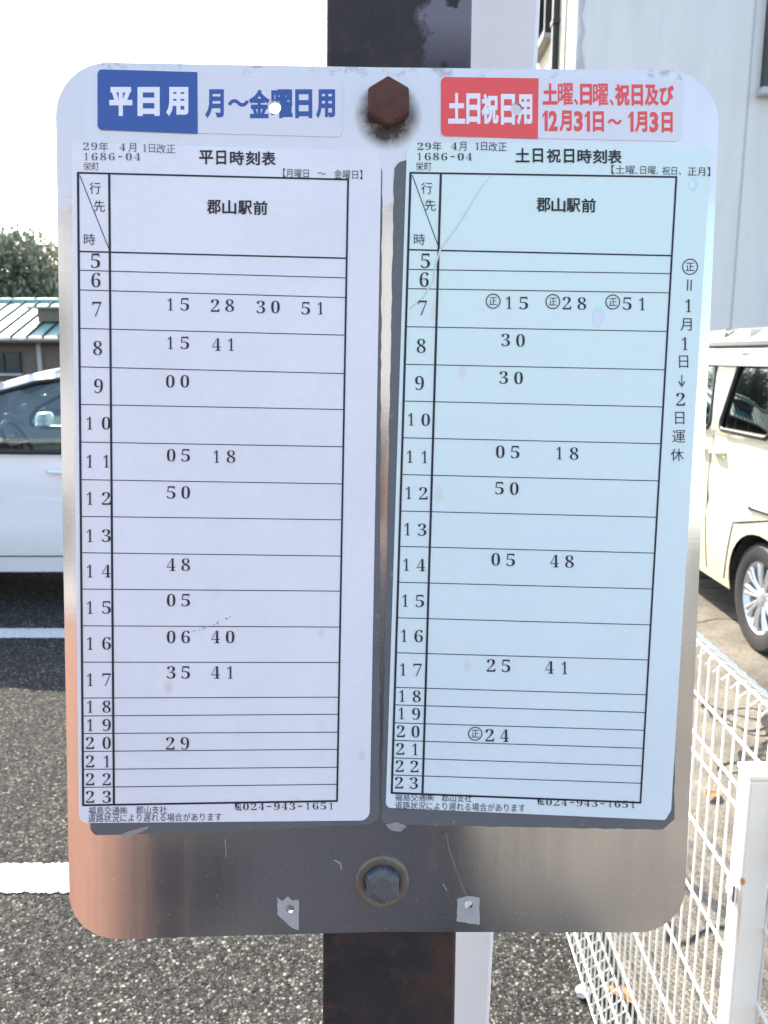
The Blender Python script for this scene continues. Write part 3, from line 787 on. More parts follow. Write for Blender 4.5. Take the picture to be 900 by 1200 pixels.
# plate material: weathered aluminium, streaked, stain round the upper bolt
bt_ = uv(455, 124); bb_ = uv(448, 1032)
pm = NT('weathered_aluminium'); v_ = pm.pos(True)
n1 = pm.noise(v_, 9, 6, .65); n2 = pm.noise(v_, 70, 5, .65); n3 = pm.noise(v_, 400, 2, .5, (.04, 1, 1)); n4 = pm.noise(v_, 30, 6, .7)
sx_ = pm.n('SeparateXYZ'); pm.l(v_, sx_.inputs[0])
ox = pm.ramp(pm.math('ADD', sx_.outputs[2], pm.math('MULTIPLY', pm.math('SUBTRACT', n4, .5), .14)), [(.205, .0), (.225, .62)])
base = pm.mix(n1, (.56, .565, .59), (.68, .68, .70))
base = pm.mix(pm.ramp(n2, [(.68, 0.0), (.85, .15)]), base, (.50, .49, .49))
dust = pm.ramp(pm.noise(v_, 520, 2, .5), [(.70, 0.0), (.76, .55)])
streak = pm.ramp(pm.noise(v_, 55, 5, .7, (1, 1, .05)), [(.45, 0.0), (.75, .30)])
base = pm.mix(streak, base, (.40, .39, .39)); base = pm.mix(dust, base, (.75, .74, .73))
base = pm.mix(ox, base, (.74, .73, .76))
st = pm.near(v_, (bt_[0] + .000, 0, bt_[1] - .0065), .011, .0235)
stn = pm.math('MULTIPLY', st, pm.ramp(n2, [(.3, .55), (.62, 1.6)]), True)
base = pm.mix(stn, base, (.045, .032, .025))
topedge = pm.math('MULTIPLY', pm.ramp(sx_.outputs[2], [(.296, 0.0), (.304, 1.0)]), pm.ramp(n2, [(.54, 0.0), (.62, .6)]))
base = pm.mix(topedge, base, (.30, .29, .30))
met = pm.math('SUBTRACT', pm.math('SUBTRACT', .96, pm.math('MULTIPLY', ox, .75)), stn, True)
pm.set(Base_Color=base, Metallic=met)
rg = pm.math('ADD', pm.math('ADD', .085, pm.math('MULTIPLY', n1, .10)), pm.math('MULTIPLY', pm.math('MAXIMUM', ox, stn), .4), True)
rg = pm.math('ADD', rg, pm.ramp(n2, [(.6, 0.0), (.85, .06)]), True)
rg = pm.math('ADD', rg, pm.math('ADD', pm.math('MULTIPLY', dust, .5), pm.math('MULTIPLY', streak, .25)), True)
pm.l(rg, pm.b.inputs['Roughness'])
pm.bump(pm.math('ADD', n3, pm.math('MULTIPLY', n1, 1.5)), .02, .0006)
M['plate'] = pm.m

HOLES = [(322, 126), (605, 128), (340, 1065), (549, 1060)]
outline = rounded(UV([(64, 72), (450, 79), (845, 83), (801, 1093), (450, 1092), (82, 1102)]), [.036, 0, .036, .034, 0, .034], 12)
bm = slab([outline] + [circ(x, y, .0040 if y < 500 else .0030) for x, y in HOLES], 0.0, .0025)
link('metal_plate', bm, M['plate'], board)

# bolts
def bolt(px, py, rc, hgt, mat, ang, label, washer=None):
    cx, cz = uv(px, py); bm = bmesh.new(); rings = []
    for (f, y) in ((1, -.0005), (1, -hgt * .8), (.93, -hgt * .97), (.6, -hgt * 1.04), (.02, -hgt * 1.08)):
        rings.append([bm.verts.new((cx + rc * f * math.cos(ang + k * math.pi / 3), y, cz + rc * f * math.sin(ang + k * math.pi / 3))) for k in range(6)])
    for a, c in zip(rings, rings[1:]):
        for k in range(6): bm.faces.new((a[k], c[k], c[(k + 1) % 6], a[(k + 1) % 6]))
    bmesh.ops.recalc_face_normals(bm, faces=bm.faces)
    bmesh.ops.bevel(bm, geom=[e for e in bm.edges if abs(e.verts[0].co.y - e.verts[1].co.y) > hgt * .5], offset=rc * .07, segments=2, affect='EDGES')
    o = tag(link('bolt', bm, mat, board), label)
    if washer:
        wb = bmesh.new(); r0, r1 = washer
        lathe(wb, [(r0, -.0003), (r0, -.0022), (r0 + .001, -.0028), (r1 - .001, -.0026), (r1, -.0016), (r1, -.0003)], 40, 'Y', (cx, 0, cz))
        bmesh.ops.recalc_face_normals(wb, faces=wb.faces); link('washer', wb, M['washer'], o, True, 40)
bolt(455, 124, .0158, .011, M['bolt_rust'], math.pi / 2 + .03, 'rusty brown hexagonal bolt at the top of the plate')
bolt(448, 1032, .0138, .010, M['bolt_dark'], math.pi / 2, 'dark hexagonal bolt in a stained washer at the bottom', (.0128, .0192))

# backing film and sheets
fm = NT('adhesive_film'); v_ = fm.pos(True)
c_ = fm.mix(fm.noise(v_, 25, 5), (.10, .105, .12), (.15, .155, .17)); c_ = fm.mix(fm.ramp(fm.noise(v_, 120, 4, .7), [(.62, 0), (.72, .5)]), c_, (.35, .34, .34))
fm.set(Base_Color=c_, Roughness=.5, Specular_IOR_Level=.4)
def ragged(pts, amp, n, seed):
    """subdivide an outline and shake it a little: a torn adhesive edge"""
    rnd = random.Random(seed); out = []
    for i in range(len(pts)):
        a = Vector(pts[i]); b_ = Vector(pts[(i + 1) % len(pts)])
        m = max(1, int((b_ - a).length / n))
        for k in range(m):
            q = a.lerp(b_, k / m); out.append((q.x + rnd.uniform(-amp, amp), q.y + rnd.uniform(-amp, amp)))
    return out
fl = rounded(UV([(96, 190), (448, 186), (444, 965), (300, 972), (106, 979)]), [.008, .01, .008, 0, .006], 6)
link('backing_film', slab([ragged(fl, .0004, .006, 1)], -.0003, .0004), fm.m, board)
fl = rounded(UV([(462, 188), (800, 186), (790, 960), (776, 972), (447, 966)]), [.008, .008, .0, .003, .005], 6)
link('backing_film', slab([ragged(fl, .0004, .006, 2)], -.00035, .0004), fm.m, board)
tm = simple('tape_residue', (.42, .42, .43), .7, 0.2, .15, 90)
for (pts, sd) in (([(325, 1052), (331, 1056), (337, 1050), (343, 1056), (350, 1054), (350, 1090), (340, 1086), (325, 1072)], 3), ([(536, 1053), (548, 1050), (562, 1052), (562, 1084), (550, 1082), (535, 1079)], 4)):
    hx = HOLES[2] if sd == 3 else HOLES[3]
    link('tape_residue', slab([ragged(UV(pts), .0003, .003, sd), circ(hx[0], hx[1], .0032, 16)], -.0001, .0002), tm, board)

def paper(name, c1, c2, stains, fade=None):
    t = NT(name); v = t.pos(True)
    c = t.mix(t.ramp(t.noise(v, 7, 6, .65), [(.3, 0.0), (.7, 1.0)]), tuple(x * .965 for x in c1), c2)
    c = t.mix(t.ramp(t.noise(v, 150, 3), [(.4, 0.0), (.7, .06)]), c, (.45, .45, .5))
    if fade:
        sx = t.n('SeparateXYZ'); t.l(v, sx.inputs[0])
        c = t.mix(t.ramp(t.math('ADD', t.math('MULTIPLY', t.math('ADD', sx.outputs[2], .3), 1.66), t.math('MULTIPLY', t.noise(v, 3, 3), .3)), [(.3, 0.0), (.95, 1.0)]), c, fade)
    for (px, py, r, col, s) in stains:
        q = uv(px, py); mp = t.n('Mapping', vector_type='POINT'); t.l(v, mp.inputs[0]); mp.inputs['Scale'].default_value = (1.6, 1, 1)
        wob = t.math('MULTIPLY', t.noise(v, 180, 4), r * .7)
        d = t.n('VectorMath', operation='DISTANCE'); t.l(mp.outputs[0], d.inputs[0]); d.inputs[1].default_value = (q[0] * 1.6, 0, q[1])
        dd = t.math('ADD', d.outputs['Value'], wob)
        mr = t.n('MapRange'); t.l(dd, mr.inputs[0]); mr.inputs[1].default_value = r * 1.25; mr.inputs[2].default_value = r * .8
        c = t.mix(t.math('MULTIPLY', mr.outputs[0], s), c, col)
    t.set(Base_Color=c, Roughness=.36, Specular_IOR_Level=.45)
    t.bump(t.noise(v, 9, 3), .22, .0016); return t.m
tan_ = (.62, .50, .36)
M['paper_l'] = paper('lavender_white_paper', (.77, .765, .835), (.82, .81, .875), [(198, 806, .007, tan_, .4), (424, 885, .006, tan_, .35), (376, 742, .005, tan_, .3), (350, 940, .006, tan_, .25), (250, 690, .012, (.68, .66, .72), .2), (375, 850, .010, (.68, .66, .70), .2)])
M['paper_r'] = paper('pale_blue_paper', (.70, .795, .855), (.74, .825, .885), [(812, 217, .0065, (.30, .66, .70), .6), (811, 216, .004, (.72, .86, .92), .9), (700, 372, .0095, (.38, .72, .78), .8), (700, 373, .0075, (.74, .72, .86), 1.0), (541, 437, .007, (.64, .60, .55), .4), (514, 580, .008, (.62, .58, .50), .35), (548, 780, .006, (.6, .55, .45), .3), (508, 365, .008, (.70, .64, .54), .35)], (.67, .825, .82))

shL = rounded(UV([(84, 168), (447, 178), (433, 961), (93, 964)]), [.004, .007, .007, .006], 6)
sheetL = tag(link('timetable_sheet', slab([shL], -.0008, -.00005), M['paper_l'], board), 'lavender white laminated weekday timetable sheet')
shR = rounded(UV([(477, 168), (833, 173), (786, 949), (779, 960.5), (452, 946)]), [.006, .006, .002, .002, .004], 6)
bm = slab([shR], -.0008, -.00005)
sheetR = tag(link('timetable_sheet', bm, M['paper_r'], board), 'pale blue weekend timetable sheet with a crease and cut corner')

# stickers
M['st_white'] = simple('sticker_white', (.70, .71, .78), .35, 0, .05, 20)
stL = tag(link('heading_sticker', slab([rounded(UV([(114, 81), (402, 90), (401, 161), (114, 153)]), .0035, 5), circ(322, 126, .0042)], -.0005, -.00003), M['st_white'], board), 'blue and white weekday heading sticker')
stR = tag(link('heading_sticker', slab([rounded(UV([(516, 90), (801, 95), (798, 166), (516, 160)]), .0035, 5), circ(605, 128, .0042)], -.0005, -.00003), M['st_white'], board), 'red and white weekend heading sticker')
link('blue_panel', slab([rounded(UV([(114.6, 81.6), (231.5, 85), (232, 157), (114.6, 152.6)]), [.0033, 0, 0, .0033], 5)], -.0007, -.00045), M['ink_blue'], stL)
link('red_panel', slab([rounded(UV([(516.6, 90.6), (631, 92.2), (630, 162.8), (516.6, 159.6)]), [.0033, 0, 0, .0033], 5), circ(605, 128, .0042)], -.0007, -.00045), M['ink_red'], stR)

# ---- lettering
_cache = {}
def glyphs(s, style):
    """text -> (verts2d, faces) ; styles: gothic, bold, heavy, thin, mincho"""
    key = (s, style)
    if key in _cache: return _cache[key]
    cu = bpy.data.curves.new('lettering', 'FONT'); cu.body = s; cu.size = 1; cu.resolution_u = 3; cu.fill_mode = 'FRONT'
    if style == 'bold': cu.bevel_depth = .020; cu.bevel_resolution = 0
    if style == 'heavy': cu.bevel_depth = .042; cu.bevel_resolution = 1
    if style == 'heavier': cu.bevel_depth = .052; cu.bevel_resolution = 1
    if style == 'digit': cu.offset = -.0135
    if style == 'fine_digit': cu.offset = -.014
    if style == 'mincho': cu.offset = -.004
    ob = bpy.data.objects.new('lettering', cu); C.objects.link(ob)
    dg = bpy.context.evaluated_depsgraph_get(); dg.update()
    if True:
        ev = ob.evaluated_get(dg); me = ev.to_mesh()
        V = [tuple(v.co) for v in me.vertices]; Fc = [tuple(p.vertices) for p in me.polygons]
        ev.to_mesh_clear()
    bpy.data.objects.remove(ob); bpy.data.curves.remove(cu)
    zmax = max(v[2] for v in V) if V else 0
    if style in ('bold', 'heavy', 'heavier'):
        Fc = [f for f in Fc if sum(V[i][2] for i in f) / len(f) > -1e-5]
    _cache[key] = (V, Fc); return _cache[key]

class Print:
    def __init__(s, lift): s.bm = bmesh.new(); s.lift = lift
    def put(s, txt, cx, cy, w, h, style='gothic', slope=0.0, shear=0.0):
        """txt inked into the box w x h (photo pixels) centred on cx, cy; None keeps proportions"""
        V, Fc = glyphs(txt, style)
        used = sorted({i for f in Fc for i in f})
        if not used: return
        x0 = min(V[i][0] for i in used); x1 = max(V[i][0] for i in used); y0 = min(V[i][1] for i in used); y1 = max(V[i][1] for i in used)
        sy = h / (y1 - y0) if h else w / (x1 - x0); sx = w / (x1 - x0) if w else sy
        mp = {}
        for i in used:
            dx = (V[i][0] - (x0 + x1) / 2) * sx; dy = (V[i][1] - (y0 + y1) / 2) * sy
            q = uv(cx + dx + shear * dy, cy - dy + slope * dx)
            mp[i] = s.bm.verts.new((q[0], -s.lift - V[i][2] * .0012, q[1]))
        for f in Fc:
            try: s.bm.faces.new([mp[i] for i in f])
            except ValueError: pass
    def poly(s, pts):
        vs = []
        for p in pts:
            q = uv(*p); vs.append(s.bm.verts.new((q[0], -s.lift, q[1])))
        s.bm.faces.new(vs)
    def spaced(s, txt, x0, x1, y, h, slope=0.0):
        n = len(txt) - 1
        for k, ch in enumerate(txt):
            x = x0 + (x1 - x0) * k / n; yy = y + slope * (x - x0)
            if ch == '-': s.put('-', x, yy, 5, 1.1, 'gothic')
            else: s.put(chr(0x1D7CE + int(ch)), x, yy, h * (.48 if ch == '1' else .80), h, 'fine_digit')
    def digits(s, txt, xs, y, h, slope=0.0):
        for ch, x in zip(txt, xs):
            s.put(chr(0x1D7CE + int(ch)), x, y + slope * (x - xs[0]), h * (.44 if ch == '1' else .68), h, 'digit')
    def line(s, p, q, wpx):
        a = Vector(uv(*p)); b_ = Vector(uv(*q)); n = (b_ - a).normalized(); n = Vector((-n.y, n.x)) * wpx * MPP / 2
        s.bm.faces.new([s.bm.verts.new((v.x, -s.lift, v.y)) for v in (a - n, b_ - n, b_ + n, a + n)])
    def ring(s, cx, cy, r, wpx):
        c = uv(cx, cy); prev = None; n = 28; first = None
        for k in range(n + 1):
            a = 2 * math.pi * k / n
            q = [s.bm.verts.new((c[0] + (r + e) * MPP * math.cos(a), -s.lift, c[1] + (r + e) * MPP * math.sin(a))) for e in (-wpx / 2, wpx / 2)]
            if prev: s.bm.faces.new((prev[0], prev[1], q[1], q[0]))
            prev = q
    def pierce(s, px, py, r):
        c = uv(px, py)
        for it in range(3):
            fs = [f for f in s.bm.faces if min(v.co.x for v in f.verts) < c[0] + r and max(v.co.x for v in f.verts) > c[0] - r and min(v.co.z for v in f.verts) < c[1] + r and max(v.co.z for v in f.verts) > c[1] - r]
            es = list({e for f in fs for e in f.edges if e.calc_length() > .0007})
            if es: bmesh.ops.subdivide_edges(s.bm, edges=es, cuts=2, use_grid_fill=True)
            bmesh.ops.triangulate(s.bm, faces=[f for f in s.bm.faces if len(f.verts) > 4])
        bmesh.ops.delete(s.bm, geom=[f for f in s.bm.faces if math.hypot(f.calc_center_median().x - c[0], f.calc_center_median().z - c[1]) < r], context='FACES')
    def done(s, name, mat, parent):
        for f in s.bm.faces:
            f.normal_update()
            if f.normal.y > 0: f.normal_flip()
        return link(name, s.bm, mat, parent)

def frame(pr, tl, tr, br_, bl, wpx):
    e = wpx / 2
    pr.line((tl[0] - e, tl[1]), (tr[0] + e, tr[1]), wpx); pr.line((bl[0] - e, bl[1]), (br_[0] + e, br_[1]), wpx)

# -- headings
pr = Print(.0008)
for ch, x in (('平', 142), ('日', 174.5), ('用', 208)): pr.put(ch, x, 119.5, 26 if ch != '平' else 27, 34, 'heavier')
pr.done('heading_text', M['ink_white'], stL)
pr = Print(.0006)
for ch, x, w_ in (('月', 251.5, 22), ('〜', 279.5, 25), ('金', 304, 25), ('曜', 330.5, 25), ('日', 356, 20), ('用', 381.5, 22.5)):
    pr.put(ch, x, 122 if ch != '〜' else 121, w_, 34 if ch != '〜' else 9, 'heavy')
pr.pierce(322, 126, .0042)
pr.done('heading_text', M['ink_blue'], stL)
pr = Print(.0008)
for ch, x, w_ in (('土', 535, 20), ('日', 554.5, 16.5), ('祝', 574, 20), ('日', 595, 16.5), ('用', 614.5, 18)): pr.put(ch, x, 127.5 + (x - 535) * .02, w_, 36, 'heavy')
pr.pierce(605, 128, .0040)
pr.done('heading_text', M['ink_white'], stR)
pr = Print(.0006)
for ch, x, w_, dy, hh in (('土', 644.5, 17.5, 0, 25), ('曜', 662.5, 18, 0, 26), ('、', 675, 5, 9, 8), ('日', 686.5, 14, 0, 25), ('曜', 703.5, 18, 0, 26), ('、', 716.5, 5, 9, 8), ('祝', 729, 17.5, 0, 26), ('日', 746.5, 13.5, 0, 25), ('及', 763.5, 17, 0, 25), ('び', 781, 17, 0, 24)):
    pr.put(ch, x, 110.5 + dy + (x - 640) * .012, w_, hh, 'bold' if ch == '曜' else 'heavy')
for ch, x, w_, hh in (('1', 638.5, 7.5, 24), ('2', 648, 10.5, 24), ('月', 662.5, 14.5, 25), ('3', 677.5, 10.5, 24), ('1', 688, 7.5, 24), ('日', 701, 13, 24), ('〜', 720, 17, 7), ('1', 739, 7.5, 24), ('月', 751, 14.5, 25), ('3', 766, 10.5, 24), ('日', 781.5, 13, 24)):
    yy = 142 + (x - 640) * .012
    if ch == '1': pr.poly([(x - 3.4, yy - 6.2), (x + .2, yy - 12), (x + 3.2, yy - 12), (x + 3.2, yy + 12), (x - .6, yy + 12), (x - .6, yy - 6.6), (x - 2.8, yy - 4.0)])
    else: pr.put(ch, x, yy, w_, hh, 'heavy')
pr.done('heading_text', M['ink_red'], stR)

# -- left sheet
rl = Print(.00100)
def lerp(a, b, s): return a + (b - a) * s
def edge(p, q, y): return lerp(p[0], q[0], (y - p[1]) / (q[1] - p[1]))
TL, TR, BR, BL = (92, 203), (408, 211), (395, 938), (98, 943)
D0, D1 = (128.5, 204), (134, 942)
rl.line((TL[0] - 1, TL[1]), (TR[0] + 1, TR[1]), 2.0); rl.line((BL[0] - 1, BL[1]), (BR[0] + 1, BR[1]), 2.4)
rl2 = Print(.00106)
rl2.line(TL, BL, 2.6); rl2.line(TR, BR, 2.2); rl2.line(D0, D1, 2.6)
rows = [(295, 303), (317, 326), (340, 349), (385, 393), (430, 438), (474, 480), (518, 523.5), (562, 567), (605, 609), (647.5, 651.5), (690, 692.5), (733, 734.5), (775.5, 776), (817.5, 816.5), (838.5, 836.5), (859, 857.5), (880, 877.5), (901, 898.5), (922, 918.5)]
for i, (a, c) in enumerate(rows):
    rl.line((edge(TL, BL, a), a), (edge(TR, BR, c), c), 1.7 if i == 0 else 1.0)
rl3 = Print(.00112); rl3.line((94, 206), (129, 294), .9)
for src in (rl2, rl3):
    tmp = bpy.data.meshes.new('t'); src.bm.to_mesh(tmp); rl.bm.from_mesh(tmp); bpy.data.meshes.remove(tmp); src.bm.free()
rl.done('ruled_lines', M['ink'], sheetL)
pt = Print(.00118); sn = Print(.00118); hd_ = Print(.00118); hr = Print(.00118); tmz = Print(.00118); ft = Print(.00118); ti = Print(.00118)
pt.spaced('29', 101.5, 111, 172, 8.6); pt.put('年', 122, 172.5, 11, 11, 'mincho'); pt.put(chr(0x1D7CE + 4), 144, 173, 7, 8.6, 'fine_digit'); pt.put('月', 155.5, 173.4, 9, 10.5, 'mincho'); pt.put(chr(0x1D7CF), 170, 174, 4, 8.6, 'fine_digit'); pt.put('日', 178.5, 174.4, 7, 10, 'mincho'); pt.put('改正', 195, 175, 22, 11, 'mincho', .01)
pt.spaced('1686-04', 101.5, 161.5, 184, 8.6, .005); sn.put('栄町', 107.5, 195.5, 18, 10, 'mincho')
for ch, x in zip('平日時刻表', (242, 259.5, 278, 296.5, 315)): ti.put(ch, x, 185 + (x - 242) * .02, 16.5 if ch != '日' else 11.5, 16.5, 'bold')
ti.put('【月曜日', 347, 203.5, 30, 10.5, 'mincho', .02); ti.put('〜', 377, 203.8, 9, 3, 'mincho'); ti.put('金曜日】', 408, 205, 33, 10.5, 'mincho', .02)
for ch, x in zip('郡山駅前', (251, 269, 287.5, 305.5)): hd_.put(ch, x, 243 + (x - 251) * .02, 16.5, 16.5, 'bold')
for ch, x, y in (('行', 112, 221), ('先', 117, 242), ('時', 105.5, 281)): hr.put(ch, x, y, 13, 13.5, 'mincho')
single = ((5, 112.5, 306, 17), (6, 113, 328.5, 17), (7, 114, 362.5, 17), (8, 115, 408, 16.5), (9, 116, 452.5, 16.5))
for n_, x, y, hh in single: hr.put(chr(0x1D7CE + n_), x, y, hh * .62, hh, 'digit')
for n_, y in ((10, 496), (11, 540.5), (12, 584), (13, 627.5), (14, 669), (15, 711.5), (16, 753.5), (17, 796), (18, 827.5), (19, 849), (20, 870), (21, 891.5), (22, 912.5), (23, 933)):
    x0 = 105.5 + (y - 496) * .0015; hr.digits(str(n_), (x0, x0 + 19.5), y, 14.8 if n_ < 18 else 14)
TL_ = [(357, '15', 200), (358.3, '28', 252.5), (360, '30', 306), (361.5, '51', 358.5), (402, '15', 200), (404, '41', 254), (447, '00', 200), (533.5, '05', 201), (535, '18', 254), (577, '50', 201), (661.5, '48', 201), (703, '05', 201), (746, '06', 201), (746, '40', 253), (787.5, '35', 201), (787.5, '41', 253), (870.5, '29', 200)]
def row_print(rows_, y):
    for k in rows_:
        if abs(k - y) < 12: return rows_[k]
    rows_[y] = Print(.00118); return rows_[y]
rowsL, rowsR = {}, {}
for y, s_, x in TL_: row_print(rowsL, y).digits(s_, (x, x + 17), y, 14.6)
ft.put('福島交通㈱', 127, 949, 45, 9.2, 'mincho', -.005); ft.put('郡山支社', 178, 948.4, 36, 9.2, 'mincho', -.005)
ft.put('道路状況により遅れる場合があります', 182, 957.3, 156, 9.6, 'mincho', -.012)
ft.put('℡', 279.5, 944.6, 8, 8.4, 'gothic')
ft.spaced('024-943-1651', 288.5, 388, 944.5, 8.2, -.008)
for q, nm in ((pt, 'date_text'), (sn, 'stop_name_text'), (hd_, 'destination_text'), (ti, 'title_text'), (hr, 'hour_text'), (ft, 'footer_text'), *[(v, 'departure_text') for v in rowsL.values()]): q.done(nm, M['ink_grey'] if nm in ('date_text', 'stop_name_text') else M['ink'], sheetL)
tmz.bm.free()

# -- right sheet
rl = Print(.00100); rl2 = Print(.00106); rl3 = Print(.00112); hr = Print(.00118); tmz = Print(.00118); ft = Print(.00118); ti = Print(.00118); nt = Print(.00118); sn = Print(.00118); hd_ = Print(.00118)
TL, TR, BR, BL = (481, 203), (792, 208), (750, 940), (459, 928.5)
D0, D1 = (516.5, 204), (495, 930)
rl.line((TL[0] - 1, TL[1]), (TR[0] + 1, TR[1]), 2.0); rl.line((BL[0] - 1, BL[1]), (BR[0] + 1, BR[1]), 2.4)
rl2.line(TL, BL, 2.6); rl2.line(TR, BR, 2.2); rl2.line(D0, D1, 2.6)
rows = [(293, 300), (316, 321), (338.5, 343.5), (383, 388.7), (427, 433.5), (470, 477), (513, 520), (556, 563.5), (598.7, 606), (640, 648), (682, 690), (723.6, 732), (764.5, 773), (805, 813.7), (825.5, 834.5), (846.5, 855.3), (867, 876.3), (887.5, 897), (907.5, 917.3)]
for i, (a, c) in enumerate(rows):
    rl.line((edge(TL, BL, a), a), (edge(TR, BR, c), c), 1.7 if i == 0 else 1.0)
rl3.line((483, 206), (515, 293), .9)
for src in (rl2, rl3):
    tmp = bpy.data.meshes.new('t'); src.bm.to_mesh(tmp); rl.bm.from_mesh(tmp); bpy.data.meshes.remove(tmp); src.bm.free()
rl.done('ruled_lines', M['ink'], sheetR)
pt = Print(.00118)
pt.spaced('29', 492.5, 501.5, 172, 8.4); pt.put('年', 512, 172, 10.5, 11, 'mincho'); pt.put(chr(0x1D7CE + 4), 532, 172, 7, 8.4, 'fine_digit'); pt.put('月', 542, 172, 8.5, 10.5, 'mincho'); pt.put(chr(0x1D7CF), 559, 172, 4, 8.4, 'fine_digit'); pt.put('日', 567, 172, 7, 10, 'mincho'); pt.put('改正', 583, 172.5, 21, 11, 'mincho', .01)
pt.spaced('1686-04', 491.5, 549.5, 184, 8.6, .005); sn.put('栄町', 496.5, 195.5, 18, 10, 'mincho')
for ch, x in zip('土日祝日時刻表', (612, 630, 648.5, 666.5, 684.5, 702.5, 720)): ti.put(ch, x, 182.5 + (x - 612) * .018, 16.5 if ch != '日' else 12, 16.5, 'bold')
ti.put('【土曜,', 731, 199.5, 30, 10.5, 'mincho', .01); ti.put('日曜,', 760, 200.2, 20, 10, 'mincho', .01); ti.put('祝日、', 786.5, 200.8, 22, 10, 'mincho', .01); ti.put('正月】', 818.5, 201.5, 26, 10.5, 'mincho', .01)
for ch, x in zip('郡山駅前', (636.5, 654, 671.5, 689.5)): hd_.put(ch, x, 240.5 + (x - 636) * .015, 16.5, 16.5, 'bold')
for ch, x, y in (('行', 500, 221), ('先', 504, 241), ('時', 491.5, 281)): hr.put(ch, x, y, 13, 13.5, 'mincho')
for n_, x, y, hh in ((5, 498.5, 306, 17), (6, 497, 328, 17), (7, 495, 361, 17), (8, 493.5, 405.5, 16.5), (9, 491.5, 449, 16.5)): hr.put(chr(0x1D7CE + n_), x, y, hh * .62, hh, 'digit')
for n_, y in ((10, 491.5), (11, 535), (12, 577.5), (13, 620), (14, 661.5), (15, 703.5), (16, 744.5), (17, 784), (18, 815), (19, 835.5), (20, 856.3), (21, 877), (22, 897), (23, 916.5)):
    x0 = 481.5 - (y - 491) * .0325; hr.digits(str(n_), (x0, x0 + 17.3), y, 14.4 if n_ < 18 else 13.6, .03)
def maru(cx, cy, r=8.0, pr_=None):
    pr_ = pr_ or tmz
    pr_.ring(cx, cy, r, 1.1); pr_.put('正', cx, cy, r * 1.15, r * 1.1, 'gothic')
for y, s_, x, mx in ((355, '15', 596, 577.6), (355.5, '28', 664, 647.5), (356, '51', 734.5, 717.6), (398.6, '30', 592.3, 0), (442.5, '30', 590, 0), (529.3, '05', 586, 0), (531, '18', 655, 0), (572, '50', 585, 0), (655.3, '05', 580.7, 0), (657.3, '48', 649.5, 0), (779.3, '25', 575.3, 0), (781.7, '41', 643.7, 0), (861, '24', 573.7, 556.7)):
    rq = row_print(rowsR, y); rq.digits(s_, (x, x + 17.4), y, 14.6, .03)
    if mx: maru(mx, y - 1.8, 8.0, rq)
maru(808, 313, 8.6, nt)
for (x,) in ((805.5,), (809.5,)): nt.line((x, 328), (x - .6, 341), 1.2)
for ch, x, y in (('1', 806, 358.5), ('2', 797, 468)): nt.digits(ch, (x,), y, 15)
for ch, x, y, w_ in (('1', 801.8, 403, 0), ('月', 803.3, 380.5, 13), ('日', 800.5, 424, 10.5), ('↓', 798.3, 446.5, 8), ('日', 796, 490, 10.5), ('運', 794.8, 511.3, 15), ('休', 793, 533, 15)):
    if ch == '1': nt.digits(ch, (x,), y, 15)
    else: nt.put(ch, x, y, w_, 14.5, 'mincho' if ch != '↓' else 'gothic')
ft.put('福島交通㈱', 485.5, 933.4, 45, 9.2, 'mincho', .015); ft.put('郡山支社', 535, 934.4, 35, 9.2, 'mincho', .015)
ft.put('道路状況により遅れる場合があります', 539, 944.6, 152, 9.6, 'mincho', .022)
ft.put('℡', 633.5, 938.3, 8, 8.4, 'gothic')
ft.spaced('024-943-1651', 643, 741, 939, 8.2, .03)
for q, nm in ((pt, 'date_text'), (sn, 'stop_name_text'), (hd_, 'destination_text'), (ti, 'title_text'), (hr, 'hour_text'), (ft, 'footer_text'), (nt, 'side_note_text'), *[(v, 'departure_text') for v in rowsR.values()]): q.done(nm, M['ink'], sheetR)
tmz.bm.free()
# the crease over the weekend sheet
bm = bmesh.new(); crs = [(575, 207), (562, 222), (548, 246), (531, 272), (516, 292), (510, 312), (507, 330), (496, 348), (480, 362)]
tube(bm, [(*uv(x, y)[:1], -.00085, uv(x, y)[1]) for x, y in crs], [.0002, .0004, .0005, .0006, .0008, .0006, .0005, .0005, .0003], 6)
M['crease'] = simple('crease', (.62, .66, .66), .4)
link('crease', bm, M['crease'], sheetR, True)
bm = bmesh.new(); scf = [(224, 741), (236, 737), (247, 733), (258, 728), (273, 722)]
rnd = random.Random(4)
for a, c in zip(scf, scf[1:]):
    for k in range(4):
        s0 = rnd.uniform(0, .8); p = (lerp(a[0], c[0], s0), lerp(a[1], c[1], s0) + rnd.uniform(-1, 1)); q = (p[0] + 2.4, p[1] - 1)
        tube(bm, [(uv(*p)[0], -.00082, uv(*p)[1]), (uv(*q)[0], -.00082, uv(*q)[1])], .0003, 5)
M['scuff'] = simple('scuff', (.42, .42, .46), .6)
link('scuff_mark', bm, M['scuff'], sheetL)

M['scratch'] = simple('bright_scratch', (.36, .36, .37), .5, .5, .1, 60)
for pts, wd_ in (([(523, 976), (526, 995), (534, 1018), (545, 1046), (556, 1078)], .0002), ([(264, 984), (265, 1005)], .0003), ([(392, 1008), (399, 1012), (400, 1019)], .0005), ([(519, 1036), (524, 1044)], .0004), ([(150, 1098), (152, 1086)], .0003), ([(610, 1004), (618, 1012), (629, 1016)], .0002)):
    bm = bmesh.new(); tube(bm, [(uv(x, y)[0], -.00002, uv(x, y)[1]) for x, y in pts], wd_, 5); link('scratch', bm, M['scratch'], board)
for pts, sd in (([(452, 966), (466, 963), (476, 968), (470, 974), (458, 972)], 11), ([(140, 978), (158, 972), (175, 968), (170, 973), (150, 981)], 12)):
    link('scuff_patch', slab([ragged(UV(pts), .0005, .002, sd)], -.0006, .0001), M['scratch'], board)

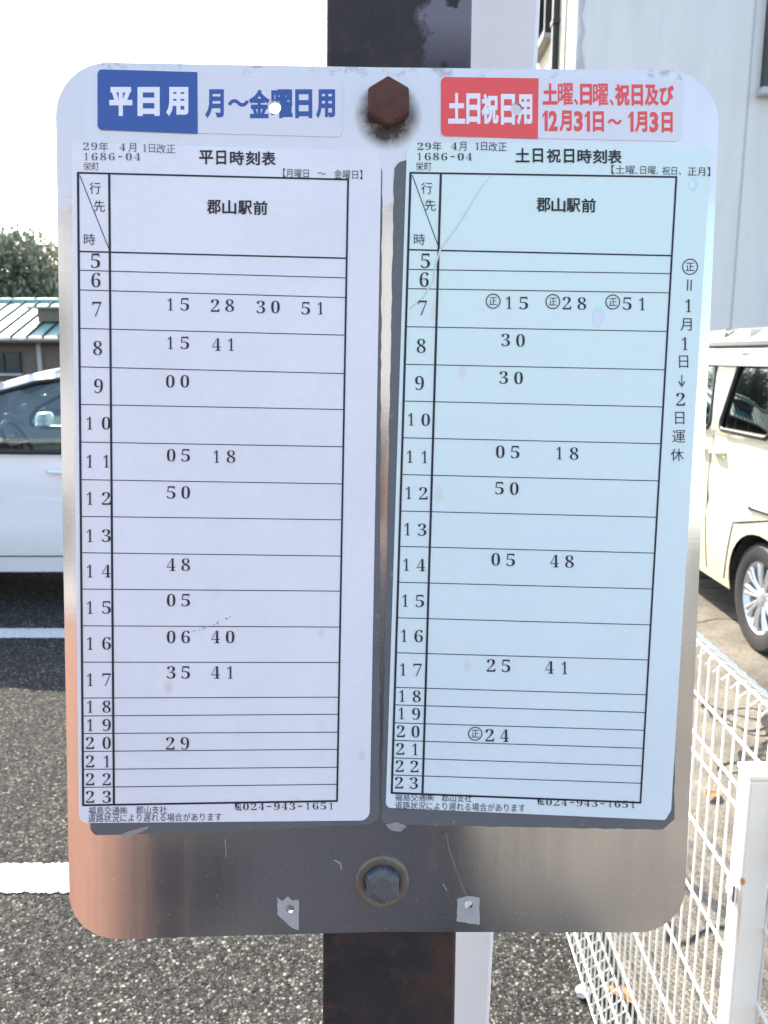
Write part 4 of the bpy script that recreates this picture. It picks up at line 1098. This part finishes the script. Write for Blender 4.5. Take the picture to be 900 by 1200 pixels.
# ---------------- rusty steel post carrying the board
up_ = rot @ Vector((0, 0, 1))
pz = empty('steel_post', (0, 0, 0), label='dark rusty square steel post behind the timetable board', cat='post')
pz.matrix_world = board.matrix_world.copy()
xl = (uv(380, 78)[0] + uv(380, 1095)[0]) / 2; xr = (uv(551, 78)[0] + uv(537, 1095)[0]) / 2
zfoot = -(ctr.z) / up_.z - .03
bm = bmesh.new(); tube_top = 1.25
vs = box(bm, xl, xr, .003, .103, zfoot, tube_top, .0025)
link('shaft', bm, M['rust'], pz)
bm = bmesh.new(); box(bm, xl - .002, xr + .002, .001, .105, tube_top + .001, tube_top + .007, .002); link('cap', bm, M['rust'], pz)

# ---------------- small litter near the fence
M['leaf_dry'] = simple('dry_leaf', (.36, .17, .06), .8, 0, .3, 40)
labs = ['curled orange brown dry leaf lying behind the mesh fence near its post', 'small dry brown leaf on the ground under the bottom edge of the fence', 'dry leaf on the old pavement between fence and van']
for (px, py), lb in zip(((835, 936), (727, 1172)), labs):
    g = ground_at(px, py); bm = bmesh.new(); rnd = random.Random(px); ang = rnd.uniform(0, 6)
    n = 8; rows_ = []
    for i in range(n + 1):
        s = i / n; hwid = .022 * math.sin(math.pi * (s * .92 + .04)) ** .8
        rows_.append([bm.verts.new((-.04 + .08 * s, k * hwid, .006 + .014 * abs(k) * math.sin(3 * s) + .012 * s * s)) for k in (-1, -.5, 0, .5, 1)])
    for a, c in zip(rows_, rows_[1:]):
        for k in range(4): bm.faces.new((a[k], a[k + 1], c[k + 1], c[k]))
    o = tag(link('dry_leaf', bm, M['leaf_dry'], None, True), lb, 'leaf', 'dry leaves by the fence'); o.location = (g.x, g.y, .004); o.rotation_euler = (0, 0, ang)
g = ground_at(683, 1166); bm = bmesh.new(); bmesh.ops.create_icosphere(bm, subdivisions=2, radius=.02)
for v in bm.verts: v.co *= 1 + random.uniform(-.2, .2); v.co.z *= .55
o = tag(link('pebble', bm, M['concrete'], None, True, 30), 'single pale pebble on the asphalt at the foot of the fence', 'stone'); o.location = (g.x, g.y, .012)
